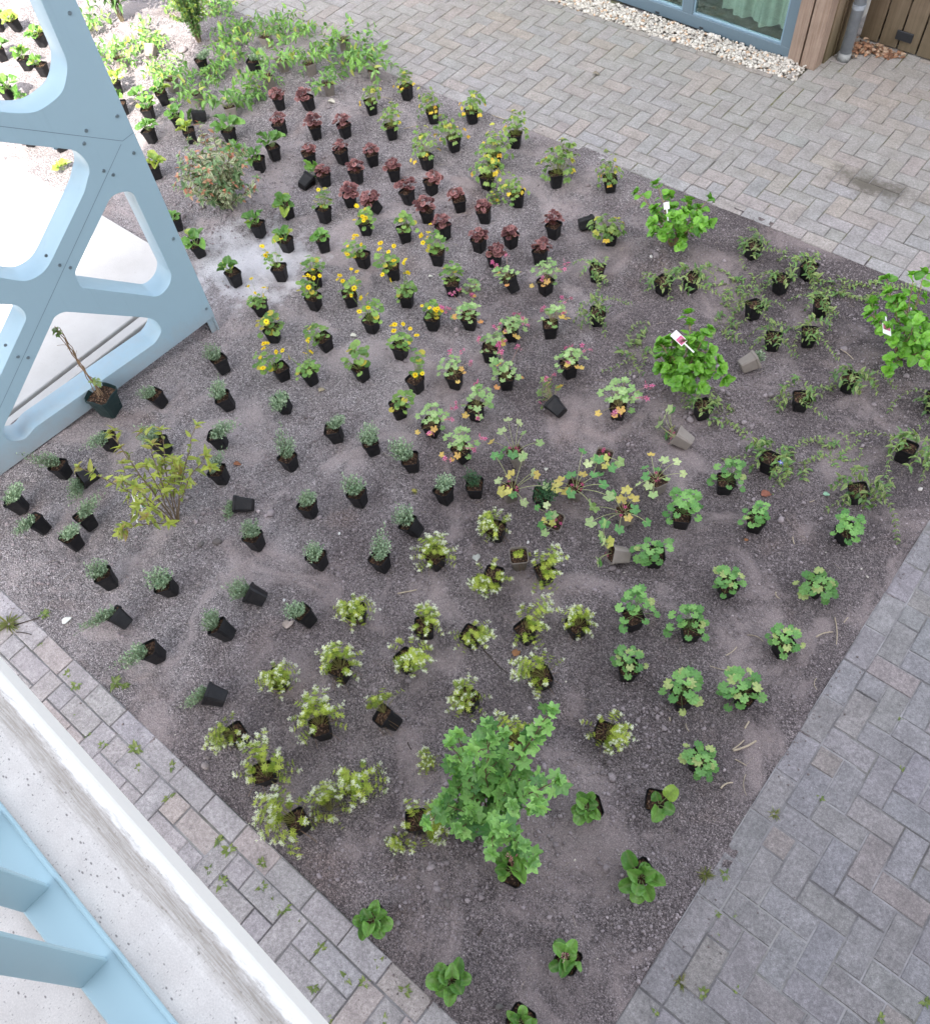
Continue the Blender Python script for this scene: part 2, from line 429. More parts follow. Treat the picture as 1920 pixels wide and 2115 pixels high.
# ------------------------------------------------------------------ block paving in herringbone
U = 0.107
def paver_material():
    t = NT('concrete_block_paver'); co = t.coord()
    a = t.attr()
    sp = t.noise(co, 210, 5, 0.85)
    c = t.mix(1.0, a, t.ramp(sp, [(0.28, 0.58), (0.5, 1.0), (0.72, 1.5)]), 'MULTIPLY')
    c = t.mix(1.0, c, t.ramp(t.noise(co, 9, 6, 0.65), [(0.3, 0.76), (0.7, 1.2)]), 'MULTIPLY')
    c = t.mix(1.0, c, t.ramp(t.noise(co, 62, 4, 0.75), [(0.32, 0.72), (0.5, 1.0), (0.70, 1.32)]), 'MULTIPLY')
    lichen = t.ramp(t.vor(co, 33, 'F1'), [(0.04, 0.55), (0.09, 0.0)])
    lm = t.math('MULTIPLY', lichen, t.ramp(t.noise(co, 4, 4), [(0.5, 0.0), (0.62, 1.0)]))
    c = t.mix(lm, c, (0.5, 0.49, 0.47))
    spots = t.math('MULTIPLY', t.ramp(t.vor(co, 24, 'F1'), [(0.08, 0.55), (0.2, 0.0)]), t.ramp(t.noise(co, 3, 4), [(0.45, 0.0), (0.6, 1.0)]))
    c = t.mix(spots, c, (0.12, 0.115, 0.12))
    # wet earth spilled over the joints of the far path
    ctr = t.n('VectorMath', operation='ADD'); ctr.inputs[1].default_value = (1.55, -4.27, 0); t.l(co, ctr.inputs[0])
    mk = t.n('Mapping'); mk.inputs['Rotation'].default_value = (0, 0, 0.25)
    mk.inputs['Scale'].default_value = (0.9, 2.4, 1); t.l(ctr.outputs[0], mk.inputs['Vector'])
    ln = t.n('VectorMath', operation='LENGTH'); t.l(mk.outputs[0], ln.inputs[0])
    d = t.math('ADD', ln.outputs['Value'], t.math('MULTIPLY', t.noise(co, 7, 7, 0.8), 0.95))
    c = t.mix(t.ramp(d, [(0.58, 0.85), (0.82, 0.0)]), c, (0.06, 0.05, 0.042))
    # green-brown film along the house
    sx = t.n('SeparateXYZ'); t.l(co, sx.inputs[0])
    f = t.math('ADD', t.ramp(t.math('MULTIPLY', sx.outputs[1], 0.2), [(0.62, 0.0), (0.95, 0.2)]), t.math('MULTIPLY', t.noise(co, 2.2, 5), 0.25))
    f = t.math('MULTIPLY', f, t.ramp(t.math('MULTIPLY', sx.outputs[1], 0.2), [(0.55, 0.0), (0.8, 1.0)]))
    c = t.mix(f, c, (0.215, 0.2, 0.15))
    h = t.math('ADD', sp, t.noise(co, 70, 3))
    return t.base(c, 0.86, 0.25, t.bump(h, 0.45, 0.004))
PAVER = paver_material()

def clip_add(mb, x0, x1, y0, y1, reg, col):
    x0 = max(x0, reg[0]); x1 = min(x1, reg[1]); y0 = max(y0, reg[2]); y1 = min(y1, reg[3])
    if x1 - x0 < 0.018 or y1 - y0 < 0.018: return
    j = 0.0024 + 0.0011 * random.random(); ch = 0.0032
    x0 += j + random.uniform(-.0008, .0012); x1 -= j + random.uniform(-.0008, .0012); y0 += j + random.uniform(-.0008, .0012); y1 -= j + random.uniform(-.0008, .0012)
    z = random.gauss(0, 0.0013); tx = random.gauss(0, 0.006); ty = random.gauss(0, 0.006)
    cx, cy = (x0 + x1) / 2, (y0 + y1) / 2
    Z = lambda x, y, d: z + d + (x - cx) * tx + (y - cy) * ty
    wob = random.gauss(0, 0.006); ca, sa = math.cos(wob), math.sin(wob)
    v = []
    for ins, d in ((0, -0.045), (0, -ch), (ch, 0)):
        for x, y in ((x0 + ins, y0 + ins), (x1 - ins, y0 + ins), (x1 - ins, y1 - ins), (x0 + ins, y1 - ins)):
            dx, dy = x - cx, y - cy
            v.append((cx + dx * ca - dy * sa, cy + dx * sa + dy * ca, Z(x, y, d)))
    f = [(8, 9, 10, 11)]
    for k in (0, 4):
        for i in range(4):
            n = (i + 1) % 4; f.append((k + i, k + n, k + 4 + n, k + 4 + i))
    mb.add(v, f, col)

def tone(base, warm=0.0):
    k = random.gauss(1, 0.028)
    w = random.random() < warm
    c = np.array(base) * k
    if w: c = c * np.array((1.07, 1.0, 0.96))
    return c + np.array((random.gauss(0, .004), 0, random.gauss(0, .005)))

def herringbone(mb, reg, base, warm):
    i0, i1 = int(reg[0] / U) - 4, int(reg[1] / U) + 4
    j0, j1 = int(reg[2] / U) - 4, int(reg[3] / U) + 4
    for a in range(i0, i1):
        for b in range(j0, j1):
            if (a - b) % 4 == 0:
                clip_add(mb, a * U, (a + 1) * U, b * U, (b + 2) * U, reg, tone(base, warm))      # along y
                clip_add(mb, a * U, (a + 2) * U, (b - 1) * U, b * U, reg, tone(base, warm))      # along x
GREY = (0.226, 0.213, 0.215); OLD = (0.285, 0.27, 0.268); LEFT = (0.345, 0.318, 0.318)
KX0, KY1 = -2 * U, 33 * U
mb = MB()
herringbone(mb, (-U, 20 * U, -30 * U, 33 * U), GREY, 0.15)                     # right-hand path
herringbone(mb, (-9.5, -2.56, 34 * U, 5.02), OLD, 0.25)                         # path along the house
herringbone(mb, (-2.56, 20 * U, 34 * U, 7.0), OLD, 0.25)
herringbone(mb, (-9.5, -U, -34 * U, -12 * U), LEFT, 0.2)                        # path under the gallery
for i in range(-30, 34): clip_add(mb, KX0, -U, i * 2 * U, (i + 1) * 2 * U, (KX0, -U, -12 * U, 33 * U), tone(GREY))
for i in range(-46, 11): clip_add(mb, i * 2 * U, (i + 1) * 2 * U, 33 * U, 34 * U, (-9.5, 20 * U, 33 * U, 34 * U), tone(OLD, 0.2) * 1.06)
for i in range(-46, 0): clip_add(mb, i * 2 * U + 0.05, (i + 1) * 2 * U + 0.05, -12 * U, -11 * U, (-9.5, KX0, -12 * U, -11 * U), tone(LEFT, 0.2))
for i in range(-46, -12): clip_add(mb, i * 2 * U + 0.05, (i + 1) * 2 * U + 0.05, 5.02, 5.02 + U * 0.6, (-9.5, -2.56, 5.02, 5.02 + U * .6), tone(OLD, 0.2) * 0.9)
tag(mb.obj('paving', PAVER), kind='structure')

def joint_material():
    t = NT('joint_sand'); co = t.coord()
    c = t.ramp(t.noise(co, 3, 5), [(0.38, (0.13, 0.123, 0.122)), (0.62, (0.37, 0.355, 0.36))])
    sy = t.n('SeparateXYZ'); t.l(co, sy.inputs[0])
    c = t.mix(t.ramp(t.math('MULTIPLY', sy.outputs[1], 0.2), [(0.64, 0.0), (0.72, 0.9)]), c, t.ramp(t.noise(co, 5, 4), [(0.48, (0.25, 0.236, 0.228)), (0.62, (0.085, 0.078, 0.065))]))
    sx = t.n('SeparateXYZ'); t.l(co, sx.inputs[0])
    mossy = t.math('MULTIPLY', t.ramp(t.noise(co, 2.1, 5, 0.7), [(0.5, 0.0), (0.64, 1.0)]), t.ramp(t.math('MULTIPLY', sx.outputs[1], 0.2), [(0.5, 0.25), (0.75, 1.0)]))
    c = t.mix(mossy, c, (0.12, 0.125, 0.03))
    return t.base(c, 0.95, 0.1, t.bump(t.noise(co, 150, 4), 0.8, 0.004))
JS = joint_material()
jm = MB()
def sheet(x0, x1, y0, y1, z): jm.add([(x0, y0, z), (x1, y0, z), (x1, y1, z), (x0, y1, z)], [(0, 1, 2, 3)])
sheet(-9.5, -2.56, 4.98, 5.5, -0.022); sheet(KX0, 20 * U, -34 * U, 33 * U, -0.0038); sheet(-9.5, 20 * U, 33 * U, 5.07, -0.0062); sheet(-2.56, 20 * U, 5.07, 7.0, -0.0062); sheet(-9.5, KX0, -34 * U, -11 * U, -0.0058)
tag(jm.obj('joint_sand', JS), kind='structure')

# ------------------------------------------------------------------ pale concrete path behind the steel frame
def concrete_path_material():
    t = NT('pale_path_concrete'); co = t.coord()
    c = t.ramp(t.noise(co, 2.2, 6, 0.65), [(0.3, (0.44, 0.415, 0.395)), (0.7, (0.53, 0.51, 0.49))])
    c = t.mix(t.ramp(t.noise(co, 45, 4, 0.7), [(0.62, 0.0), (0.72, 0.5)]), c, (0.33, 0.29, 0.26))
    return t.base(c, 0.85, 0.2, t.bump(t.noise(co, 120, 4), 0.3, 0.004))
PATHC = concrete_path_material()
pm = MB()
pm.bbox(-9.5, -4.80, -1.16, 1.06, -0.06, 0.022, 0.006)
pm.bbox(-4.775, -4.70, -1.16, 0.95, -0.06, 0.018, 0.006)
tag(pm.obj('concrete_path', PATHC), kind='structure')

# ------------------------------------------------------------------ white stone strip along the house
STONE = grain_material('white_stone', 60, 0.75)
N = 5600
gx = -2.572 - 3.2 * rng.random(N); gy = 5.07 + 0.235 * rng.random(N)
gs = 0.0098 * np.exp(rng.normal(0, 0.28, N))
gz = -0.012 + 0.03 * rng.random(N)
gc = np.array([[0.53, 0.495, 0.44]]) * (0.72 + 0.42 * rng.random((N, 1)))
w = rng.random(N); gc[w < .08] *= (1.0, 0.78, 0.62); gc[(w > .08) & (w < .14)] *= (0.62, 0.62, 0.64)
tag(scatter_mesh('white_gravel', np.c_[gx, gy, gz], gs, gc, STONE, 0.3, 0.75, True), kind='stuff')

# ------------------------------------------------------------------ painted steel
def steel_material(name, col, rough=0.42, low=0.0):
    t = NT(name); co = t.coord()
    c = t.mix(t.ramp(t.noise(co, 3.5, 6, 0.65), [(0.4, 0.0), (0.8, 0.16)]), col, tuple(x * 0.72 + 0.03 for x in col))
    c = t.mix(t.ramp(t.vor(t.scale(co, (1, 1, 0.5)), 55), [(0.02, 0.35), (0.05, 0.0)]), c, (0.5, 0.52, 0.52))
    run = t.math('MULTIPLY', t.ramp(t.noise(t.scale(co, (34, 34, 1.6)), 1.0, 5, 0.65), [(0.55, 0.0), (0.75, 0.22)]), t.ramp(t.noise(co, 1.8, 3), [(0.4, 0.0), (0.6, 1.0)]))
    c = t.mix(run, c, tuple(x * 0.6 for x in col))
    sz_ = t.n('SeparateXYZ'); t.l(co, sz_.inputs[0])
    spl = t.math('MULTIPLY', t.ramp(t.math('ADD', sz_.outputs[2], t.math('MULTIPLY', t.noise(co, 14, 5, 0.7), 0.35)), [(0.16, 0.55), (0.42, 0.0)]), low)
    c = t.mix(spl, c, (0.30, 0.27, 0.25))
    r = t.ramp(t.noise(co, 8, 4), [(0.3, rough - 0.06), (0.7, rough + 0.1)])
    return t.base(c, r, 0.45, t.bump(t.noise(co, 600, 2), 0.06, 0.0005))
STEEL = steel_material('blue_grey_paint', (0.272, 0.392, 0.465), 0.42, 1.0)
STEELR = steel_material('railing_blue_paint', (0.285, 0.42, 0.475), 0.4)
WINP = steel_material('window_frame_paint', (0.115, 0.165, 0.20), 0.4)
def plain(name, col, rough=0.6, spec=0.4, metal=0.0):
    t = NT(name); co = t.coord()
    c = t.mix(1.0, col, t.ramp(t.noise(co, 14, 5), [(0.3, 0.82), (0.7, 1.15)]), 'MULTIPLY')
    t.b.inputs['Metallic'].default_value = metal
    return t.base(c, rough, spec)
DARK = plain('dark_metal', (0.02, 0.022, 0.026), 0.5)
SEAM = plain('seam_shadow_gap', (0.09, 0.13, 0.16), 0.7)
SCREW = plain('screw_steel', (0.2, 0.26, 0.3), 0.35, 0.5, 0.6)

# ------------------------------------------------------------------ cut-out steel frame standing in the bed
PB = Vector((-4.45302, -0.74764, 0)); PE = Vector((0.133245, 0.991083, 0)); PN = Vector((PE.y, -PE.x, 0))
def rounded(pts, rads, n=7):
    out = []
    k = len(pts)
    for i in range(k):
        p0 = np.array(pts[i - 1], float); p1 = np.array(pts[i], float); p2 = np.array(pts[(i + 1) % k], float)
        r = rads[i] if hasattr(rads, '__len__') else rads
        u = (p0 - p1) / np.linalg.norm(p0 - p1); w = (p2 - p1) / np.linalg.norm(p2 - p1)
        ang = math.acos(np.clip(u @ w, -1, 1)); d = min(r / math.tan(ang / 2), 0.45 * min(np.linalg.norm(p0 - p1), np.linalg.norm(p2 - p1)))
        a = p1 + u * d; b = p1 + w * d
        rr = d * math.tan(ang / 2); bis = (u + w) / np.linalg.norm(u + w); c = p1 + bis * rr / math.sin(ang / 2)
        a0 = math.atan2(*(a - c)[::-1]); a1 = math.atan2(*(b - c)[::-1]); da = (a1 - a0 + math.pi) % (2 * math.pi) - math.pi
        out += [tuple(c + rr * np.array((math.cos(a0 + da * q / n), math.sin(a0 + da * q / n)))) for q in range(n + 1)]
    return out
OUT = [(-0.56, 0.0), (0.0, 0.004), (0.472, 0.037), (1.486, 0.124), (1.552, 0.13), (1.552, 2.95), (-0.56, 2.95)]
def smooth_loop(pts): return pts
H1 = [(1.414, 2.073), (1.406, 1.897), (1.399, 1.814), (1.369, 1.758), (1.318, 1.708), (1.248, 1.687), (1.181, 1.682), (1.123, 1.698), (1.028, 1.752), (0.52, 2.12), (0.48, 2.17), (0.48, 2.21), (0.52, 2.26), (1.15, 2.74), (1.24, 2.77), (1.34, 2.74), (1.40, 2.67), (1.414, 2.58)]
H2 = [(0.963, 1.64), (1.228, 1.462), (1.26, 1.424), (1.275, 1.36), (1.264, 1.317), (1.238, 1.287), (1.187, 1.232), (0.898, 1.017), (0.832, 0.978), (0.768, 0.969), (0.713, 0.984), (0.625, 1.065), (0.25, 1.40), (0.225, 1.45), (0.23, 1.5), (0.26, 1.55), (0.56, 1.80), (0.64, 1.83), (0.72, 1.81)]
H3 = [(1.37, 1.141), (1.309, 1.147), (1.261, 1.119), (0.967, 0.894), (0.948, 0.864), (0.939, 0.813), (0.947, 0.777), (1.267, 0.491), (1.314, 0.477), (1.377, 0.5), (1.416, 0.551), (1.421, 0.594), (1.42, 1.059), (1.414, 1.11)]
H4 = [(0.813, 0.702), (1.148, 0.418), (1.202, 0.363), (1.222, 0.309), (1.218, 0.26), (1.185, 0.224), (1.13, 0.201), (0.327, 0.159), (0.237, 0.131), (0.192, 0.151), (0.162, 0.193), (0.166, 0.247), (0.201, 0.292), (0.286, 0.356), (0.707, 0.69), (0.75, 0.716)]
H5 = [(0.553, 0.942), (0.602, 0.904), (0.622, 0.877), (0.629, 0.831), (0.618, 0.795), (0.591, 0.769), (0.336, 0.573), (0.1, 0.40), (0.02, 0.38), (-0.06, 0.41), (-0.34, 0.66), (-0.37, 0.72), (-0.36, 0.79), (0.0, 1.17), (0.1, 1.20), (0.2, 1.18)]
H6 = [(0.14, 2.1), (0.17, 2.05), (0.16, 1.99), (-0.3, 1.62), (-0.38, 1.62), (-0.42, 1.68), (-0.42, 2.5), (-0.36, 2.56), (-0.3, 2.54)]
def resample(pts, n=7):
    """closed Catmull-Rom through the corner points only where they are close together"""
    P = np.array(pts, float); k = len(P); out = []
    for i in range(k):
        p0, p1, p2, p3 = P[i - 1], P[i], P[(i + 1) % k], P[(i + 2) % k]
        L = np.linalg.norm(p2 - p1)
        out.append(tuple(p1))
        if L < 0.17:
            for q in range(1, n):
                t = q / n
                d1 = (p2 - p0) / (np.linalg.norm(p2 - p0)) * L; d2 = (p3 - p1) / (np.linalg.norm(p3 - p1)) * L
                h = (2 * t**3 - 3 * t**2 + 1) * p1 + (t**3 - 2 * t**2 + t) * d1 + (-2 * t**3 + 3 * t**2) * p2 + (t**3 - t**2) * d2
                out.append(tuple(h))
    return out
TH = 0.155
cu = bpy.data.curves.new('steel_frame_outline', 'CURVE'); cu.dimensions = '2D'; cu.fill_mode = 'BOTH'; cu.extrude = TH / 2 - 0.002; cu.bevel_depth = 0.002; cu.bevel_resolution = 1
for loop in [OUT] + [resample(h) for h in (H1, H2, H3, H4, H5, H6)]:
    sp = cu.splines.new('POLY'); sp.points.add(len(loop) - 1); sp.use_cyclic_u = True
    for q, (a, b) in zip(sp.points, loop): q.co = (a, b, 0, 1)
tmp = bpy.data.objects.new('tmp', cu)
me = bpy.data.meshes.new_from_object(tmp); bpy.data.objects.remove(tmp)
me.materials.clear(); me.materials.append(STEEL)
PM = Matrix(((PE.x, 0, PN.x, PB.x - PN.x * TH / 2), (PE.y, 0, PN.y, PB.y - PN.y * TH / 2), (0, 1, 0, 0), (0, 0, 0, 1)))   # local (s, z, depth) -> world, front face on the base line
me.transform(PM @ Matrix.Identity(4))
frame = empty('steel_screen', (PB.x, PB.y, 0))
def to_frame(me): me.transform(Matrix.Translation((-PB.x, -PB.y, 0))); return me
to_frame(me)
link(bpy.data.objects.new('cut_out_plate', me), frame)
tag(frame, 'tall pale blue steel screen with rounded triangular cut-outs standing in the bed', 'steel screen')
def on_plate(mb): # geometry given as (s, depth out of the face, z)
    mb.v = [np.stack([PE.x * a[:, 0] + PN.x * a[:, 1], PE.y * a[:, 0] + PN.y * a[:, 1], a[:, 2]], -1) for a in mb.v]; return mb
for pts in ([(0.2, 2.235), (0.997, 1.698), (1.482, 1.374), (1.55, 1.385)], [(1.468, 1.363), (0.238, 0.406), (-0.2, 0.065)]):
    s_ = MB()
    for (a, b), (c, d) in zip(pts[:-1], pts[1:]):
        L = math.hypot(c - a, d - b); nx, nz = -(d - b) / L * 0.0011, (c - a) / L * 0.0011
        s_.add([(a + nx, 0.0006, b + nz), (c + nx, 0.0006, d + nz), (c - nx, 0.0006, d - nz), (a - nx, 0.0006, b - nz)], [(3, 2, 1, 0)])
    on_plate(s_).obj('seam', SEAM, frame)
for a, b in [(1.504, 1.985), (1.509, 1.494), (1.34, 1.502), (1.304, 1.453), (1.33, 1.287), (1.365, 1.245), (1.509, 1.293), (1.515, 0.751), (1.524, 0.212), (0.872, 1.046), (0.905, 0.961), (0.945, 0.919), (0.471, 0.622), (0.51, 0.584), (0.455, 0.723)]:
    k_ = MB()
    k_.tube([(a, 0.0002, b), (a, 0.0035, b)], 0.0095, 0.0085, (1, 1, 1), 12)
    k_.tube([(a, 0.0036, b), (a, 0.0041, b)], 0.004, 0.004, (1, 1, 1), 6)
    on_plate(k_).obj('screw', SCREW, frame)
for a, b in ((1.20, 1.30), (0.60, 1.05 - 0.06)):
    pass
ft = MB()
ft.box(1.488, 1.552, -TH + 0.004, -TH + 0.012, -0.02, 0.13); ft.box(1.540, 1.552, -TH + 0.012, -0.006, -0.02, 0.1295)
ft.box(1.50, 1.545, -0.02, -0.014, -0.02, 0.128)
on_plate(ft).obj('foot_bracket', STEEL, frame)
bk = MB()
for s0, s1, z0, z1 in ((1.20, 1.552, 1.40, 1.62), ):
    bk.box(s0, s1, -TH - 0.05, -TH - 0.004, z0, z1)
on_plate(bk).obj('rear_bracket', STEEL, frame)

# ------------------------------------------------------------------ gallery of the building the picture is taken from
GA = math.atan2(-0.029, 0.758); GO = Vector((-1.37, -1.206, 0)); SZ = 2.55
def gallery_material():
    t = NT('weathered_gallery_concrete'); co = t.coord()
    c = t.ramp(t.noise(co, 16, 6, 0.65), [(0.3, (0.52, 0.485, 0.46)), (0.7, (0.62, 0.585, 0.555))])
    c = t.mix(1.0, c, t.ramp(t.noise(co, 420, 3, 0.7), [(0.3, 0.86), (0.7, 1.1)]), 'MULTIPLY')
    pit = t.vor(t.scale(co, (1, 1.9, 1)), 62, 'F1')
    pm_ = t.math('MULTIPLY', t.ramp(pit, [(0.12, 0.85), (0.2, 0.0)]), t.ramp(t.noise(co, 38, 2), [(0.47, 0.0), (0.53, 1.0)]))
    c = t.mix(pm_, c, (0.17, 0.155, 0.15))
    pit2 = t.math('MULTIPLY', t.ramp(t.vor(t.scale(co, (2.1, 1, 1)), 120, 'F1'), [(0.12, 0.75), (0.22, 0.0)]), t.ramp(t.noise(co, 60, 2), [(0.46, 0.0), (0.52, 1.0)]))
    c = t.mix(pit2, c, (0.22, 0.2, 0.19))
    # dirty drip groove just behind the edge (local y runs from the edge inwards)
    sx = t.n('SeparateXYZ'); t.l(co, sx.inputs[0])
    wob = t.math('MULTIPLY', t.math('SUBTRACT', t.noise(t.scale(co, (9, 60, 1)), 3, 5, 0.7), 0.5), 0.034)
    yy = t.math('ADD', sx.outputs[1], wob)
    band = t.ramp(t.math('MULTIPLY', yy, -12.0), [(0.17, 0.0), (0.30, 0.9), (0.5, 0.8), (0.66, 0.0)])
    streak = t.ramp(t.noise(t.scale(co, (6, 110, 1)), 4, 6, 0.7), [(0.35, 0.25), (0.6, 1.0)])
    c = t.mix(t.math('MULTIPLY', band, streak), c, (0.30, 0.265, 0.23))
    # film of lime on the outermost edge
    c = t.mix(t.ramp(t.math('MULTIPLY', yy, -12.0), [(0.13, 0.85), (0.24, 0.0)]), c, (0.76, 0.74, 0.71))
    return t.base(c, 0.82, 0.25, t.bump(t.noise(co, 180, 4), 0.25, 0.002))
GALC = gallery_material()
gal = empty('gallery_floor', GO, GA)
sl = MB()
prof = [(-1.66, SZ - 0.16), (-0.02, SZ - 0.16), (0.0, SZ - 0.145), (0.0, SZ - 0.018), (-0.003, SZ - 0.009), (-0.009, SZ - 0.002), (-0.018, SZ), (-0.026, SZ - 0.0015), (-0.036, SZ - 0.004), (-0.05, SZ - 0.0015), (-0.06, SZ), (-1.66, SZ)]
v = [(x, y, z) for x in (-2.6, 9.0) for y, z in prof]; k = len(prof)
sl.add(v, [tuple(range(k - 1, -1, -1)), tuple(range(k, 2 * k))] + [(i, (i + 1) % k, k + (i + 1) % k, k + i) for i in range(k)])
sl.obj('slab', GALC, gal)
tag(gal, 'pale speckled concrete gallery floor with a dirty groove behind its bright edge', 'gallery floor')
rail = empty('steel_railing', GO, GA)
rp = MB(); rp.bbox(-2.55, 8.9, -0.176, -0.114, SZ + 0.006, SZ + 0.014, 0.003)
rp.tube([(-2.55, -0.117, SZ + 0.014), (8.9, -0.117, SZ + 0.014)], 0.0032, 0.0032, (1, 1, 1), 8)
rp.obj('base_rail', STEELR, rail)
hr = MB(); hr.bbox(-2.55, 8.9, -0.185, -0.122, SZ + 1.05, SZ + 1.062, 0.004); hr.obj('handrail', STEELR, rail)
bm = MB(); bm.bbox(-0.004, 0.004, -0.176, -0.1305, SZ + 0.0142, SZ + 1.05, 0.0015)
b0 = bm.obj('baluster', STEELR, rail)
bx0 = 0.216 - 0.004
k = 0
for i in range(-19, 58):
    o = b0 if i == -19 else link(b0.copy(), rail)
    o.location = (bx0 + i * 0.1425, 0, 0)
tag(rail, 'sky blue steel railing of flat upright bars on the gallery floor', 'railing')

# the block of flats behind the viewpoint: unseen, its end, depth and height shaped to shade the bed
def brick_material(name, c0, c1):
    t = NT(name); co = t.coord()
    b = t.n('TexBrick'); b.inputs['Scale'].default_value = 4.0; b.inputs['Color1'].default_value = (*c0, 1); b.inputs['Color2'].default_value = (*c1, 1)
    b.inputs['Mortar'].default_value = (0.35, 0.33, 0.3, 1); b.inputs['Mortar Size'].default_value = 0.012
    mp = t.n('Mapping'); mp.inputs['Rotation'].default_value = (R_(90), 0, 0); t.l(co, mp.inputs['Vector']); t.l(mp.outputs[0], b.inputs['Vector'])
    return t.base(b.outputs['Color'], 0.85, 0.2)
flat = empty('apartment_building', (2.5, -2.9, 0))
w = MB(); w.box(-3.3, 12, -4, 0, 0, 16.0); w.obj('wall', brick_material('flat_brick', (0.3, 0.16, 0.11), (0.36, 0.21, 0.15)), flat)
r_ = MB(); r_.box(-3.36, 12.2, -4.1, 0.2, 16.002, 16.2); r_.obj('roof', plain('roof_edge', (0.35, 0.35, 0.35)), flat)
GLASSD = plain('dark_window_glass', (0.03, 0.04, 0.045), 0.08, 0.6)
wf = MB(); wf.box(-0.75, 0.75, 0.003, 0.06, 0, 0.07); wf.box(-0.75, 0.75, 0.003, 0.06, 1.43, 1.5); wf.box(-0.75, -0.68, 0.003, 0.06, 0.071, 1.429); wf.box(0.68, 0.75, 0.003, 0.06, 0.071, 1.429)
pn = MB(); pn.box(-0.679, 0.679, 0.004, 0.03, 0.072, 1.428)
fm, pmesh = wf.mesh('window', WINP), pn.mesh('pane', GLASSD)
for fl in range(5):
    for i in range(6):
        o = link(bpy.data.objects.new('window', fm), flat); o.location = (-2.2 + i * 2.5, 0, 0.9 + fl * 3.05)
        q = link(bpy.data.objects.new('pane', pmesh), o)
tag(flat, 'unseen brick block of flats behind the gallery with rows of blue framed windows', 'building')

# ------------------------------------------------------------------ house with glazed front, boards, gate and downpipe
FA = R_(-2.6)
house = empty('garden_house', (-2.508, 5.288, 0), FA)
def wood_material(name, c0, c1, green=0.0, vert=True):
    t = NT(name); co = t.coord()
    oi = t.n('ObjectInfo').outputs['Random']
    ad = t.n('VectorMath', operation='ADD'); t.l(co, ad.inputs[0])
    cb = t.n('CombineXYZ'); t.l(t.math('MULTIPLY', oi, 13.0), cb.inputs[0]); t.l(cb.outputs[0], ad.inputs[1])
    s = t.scale(ad.outputs[0], (60, 60, 2.2))
    gr = t.noise(s, 1.0, 6, 0.7, 0.5)
    c = t.ramp(gr, [(0.3, c0), (0.7, c1)])
    c = t.mix(1.0, c, t.ramp(oi, [(0.0, 0.88), (1.0, 1.12)]), 'MULTIPLY')
    c = t.mix(t.ramp(t.noise(co, 7, 5), [(0.45, 0.0), (0.75, 0.4)]), c, tuple(x * 0.6 for x in c0))
    if green:
        sx = t.n('SeparateXYZ'); t.l(co, sx.inputs[0])
        gm_ = t.math('MULTIPLY', t.ramp(t.math('ADD', sx.outputs[2], t.math('MULTIPLY', t.noise(co, 6, 4), 0.3)), [(0.12, green), (0.55, green * .35)]), 1.0)
        c = t.mix(gm_, c, (0.075, 0.07, 0.03))
    return t.base(c, 0.75, 0.25, t.bump(gr, 0.35, 0.003))
WOOD = wood_material('silvered_larch', (0.20, 0.135, 0.095), (0.34, 0.26, 0.21))
WOODG = wood_material('algae_stained_larch', (0.17, 0.12, 0.08), (0.28, 0.21, 0.155), 0.75)
WOODF = wood_material('gate_board_larch', (0.14, 0.10, 0.072), (0.245, 0.185, 0.135), 0.5)
hw = MB(); hw.box(-5.2, -3.4, 0.02, 4.5, -0.05, 2.9); hw.box(-3.399, -0.001, 0.30, 0.36, 2.25, 2.9); hw.box(-3.399, -0.25, 3.6, 4.5, -0.05, 2.9); hw.box(-0.20, -0.06, 0.62, 4.5, -0.05, 2.9)
hw.obj('wall', plain('house_render', (0.4, 0.37, 0.33), 0.85), house)
hr2 = MB(); hr2.box(-5.3, 0.1, -0.05, 4.6, 2.902, 3.1); hr2.obj('roof', plain('house_roof', (0.12, 0.12, 0.12)), house)
hf = MB(); hf.box(-3.395, -0.205, 0.12, 3.59, 0.0, 0.03); hf.obj('floor', plain('house_floor', (0.22, 0.26, 0.2), 0.5), house)
# window: two bays between bottom rail, mullion and end stiles
win = MB()
X0, XM0, XM1, X1 = -2.02, -1.195, -1.10, -0.229
win.bbox(X0 - 1.2, X1, 0.0, 0.075, 0.0, 0.088, 0.003)                       # bottom rail
win.bbox(X0 - 1.2, X1, 0.0, 0.075, 2.15, 2.24, 0.003)
win.bbox(X1 - 0.084, X1, 0.001, 0.076, 0.0885, 2.149, 0.003)
win.bbox(XM0, XM1, 0.001, 0.076, 0.0885, 2.149, 0.003)
win.bbox(X0 - 1.2, X0 - 1.11, 0.001, 0.076, 0.0885, 2.149, 0.003)
winobj = win.obj('window', WINP, house)
bd = MB()
for a, b in ((X0 - 1.109, XM0 - 0.001), (XM1 + 0.001, X1 - 0.085)):
    bd.bbox(a, b, 0.010, 0.040, 0.089, 0.104, 0.003); bd.bbox(a, a + 0.012, 0.010, 0.040, 0.1045, 2.148, 0.002); bd.bbox(b - 0.012, b, 0.010, 0.040, 0.1045, 2.148, 0.002)
bd.obj('glazing_bead', steel_material('glazing_bead_paint', (0.2, 0.3, 0.37), 0.3), winobj)
tg = NT('window_glass'); 
gl = tg.n('BsdfGlossy'); gl.inputs['Roughness'].default_value = 0.015; gl.inputs['Color'].default_value = (0.9, 0.97, 1, 1)
tp = tg.n('BsdfTransparent'); tp.inputs['Color'].default_value = (0.86, 0.95, 0.92, 1)
fr = tg.n('LayerWeight'); fr.inputs['Blend'].default_value = 0.30
ms = tg.n('MixShader'); tg.l(tg.math('ADD', tg.math('MULTIPLY', fr.outputs['Fresnel'], 0.85), 0.05), ms.inputs[0]); tg.l(tp.outputs[0], ms.inputs[1]); tg.l(gl.outputs[0], ms.inputs[2]); tg.l(ms.outputs[0], tg.out.inputs['Surface'])
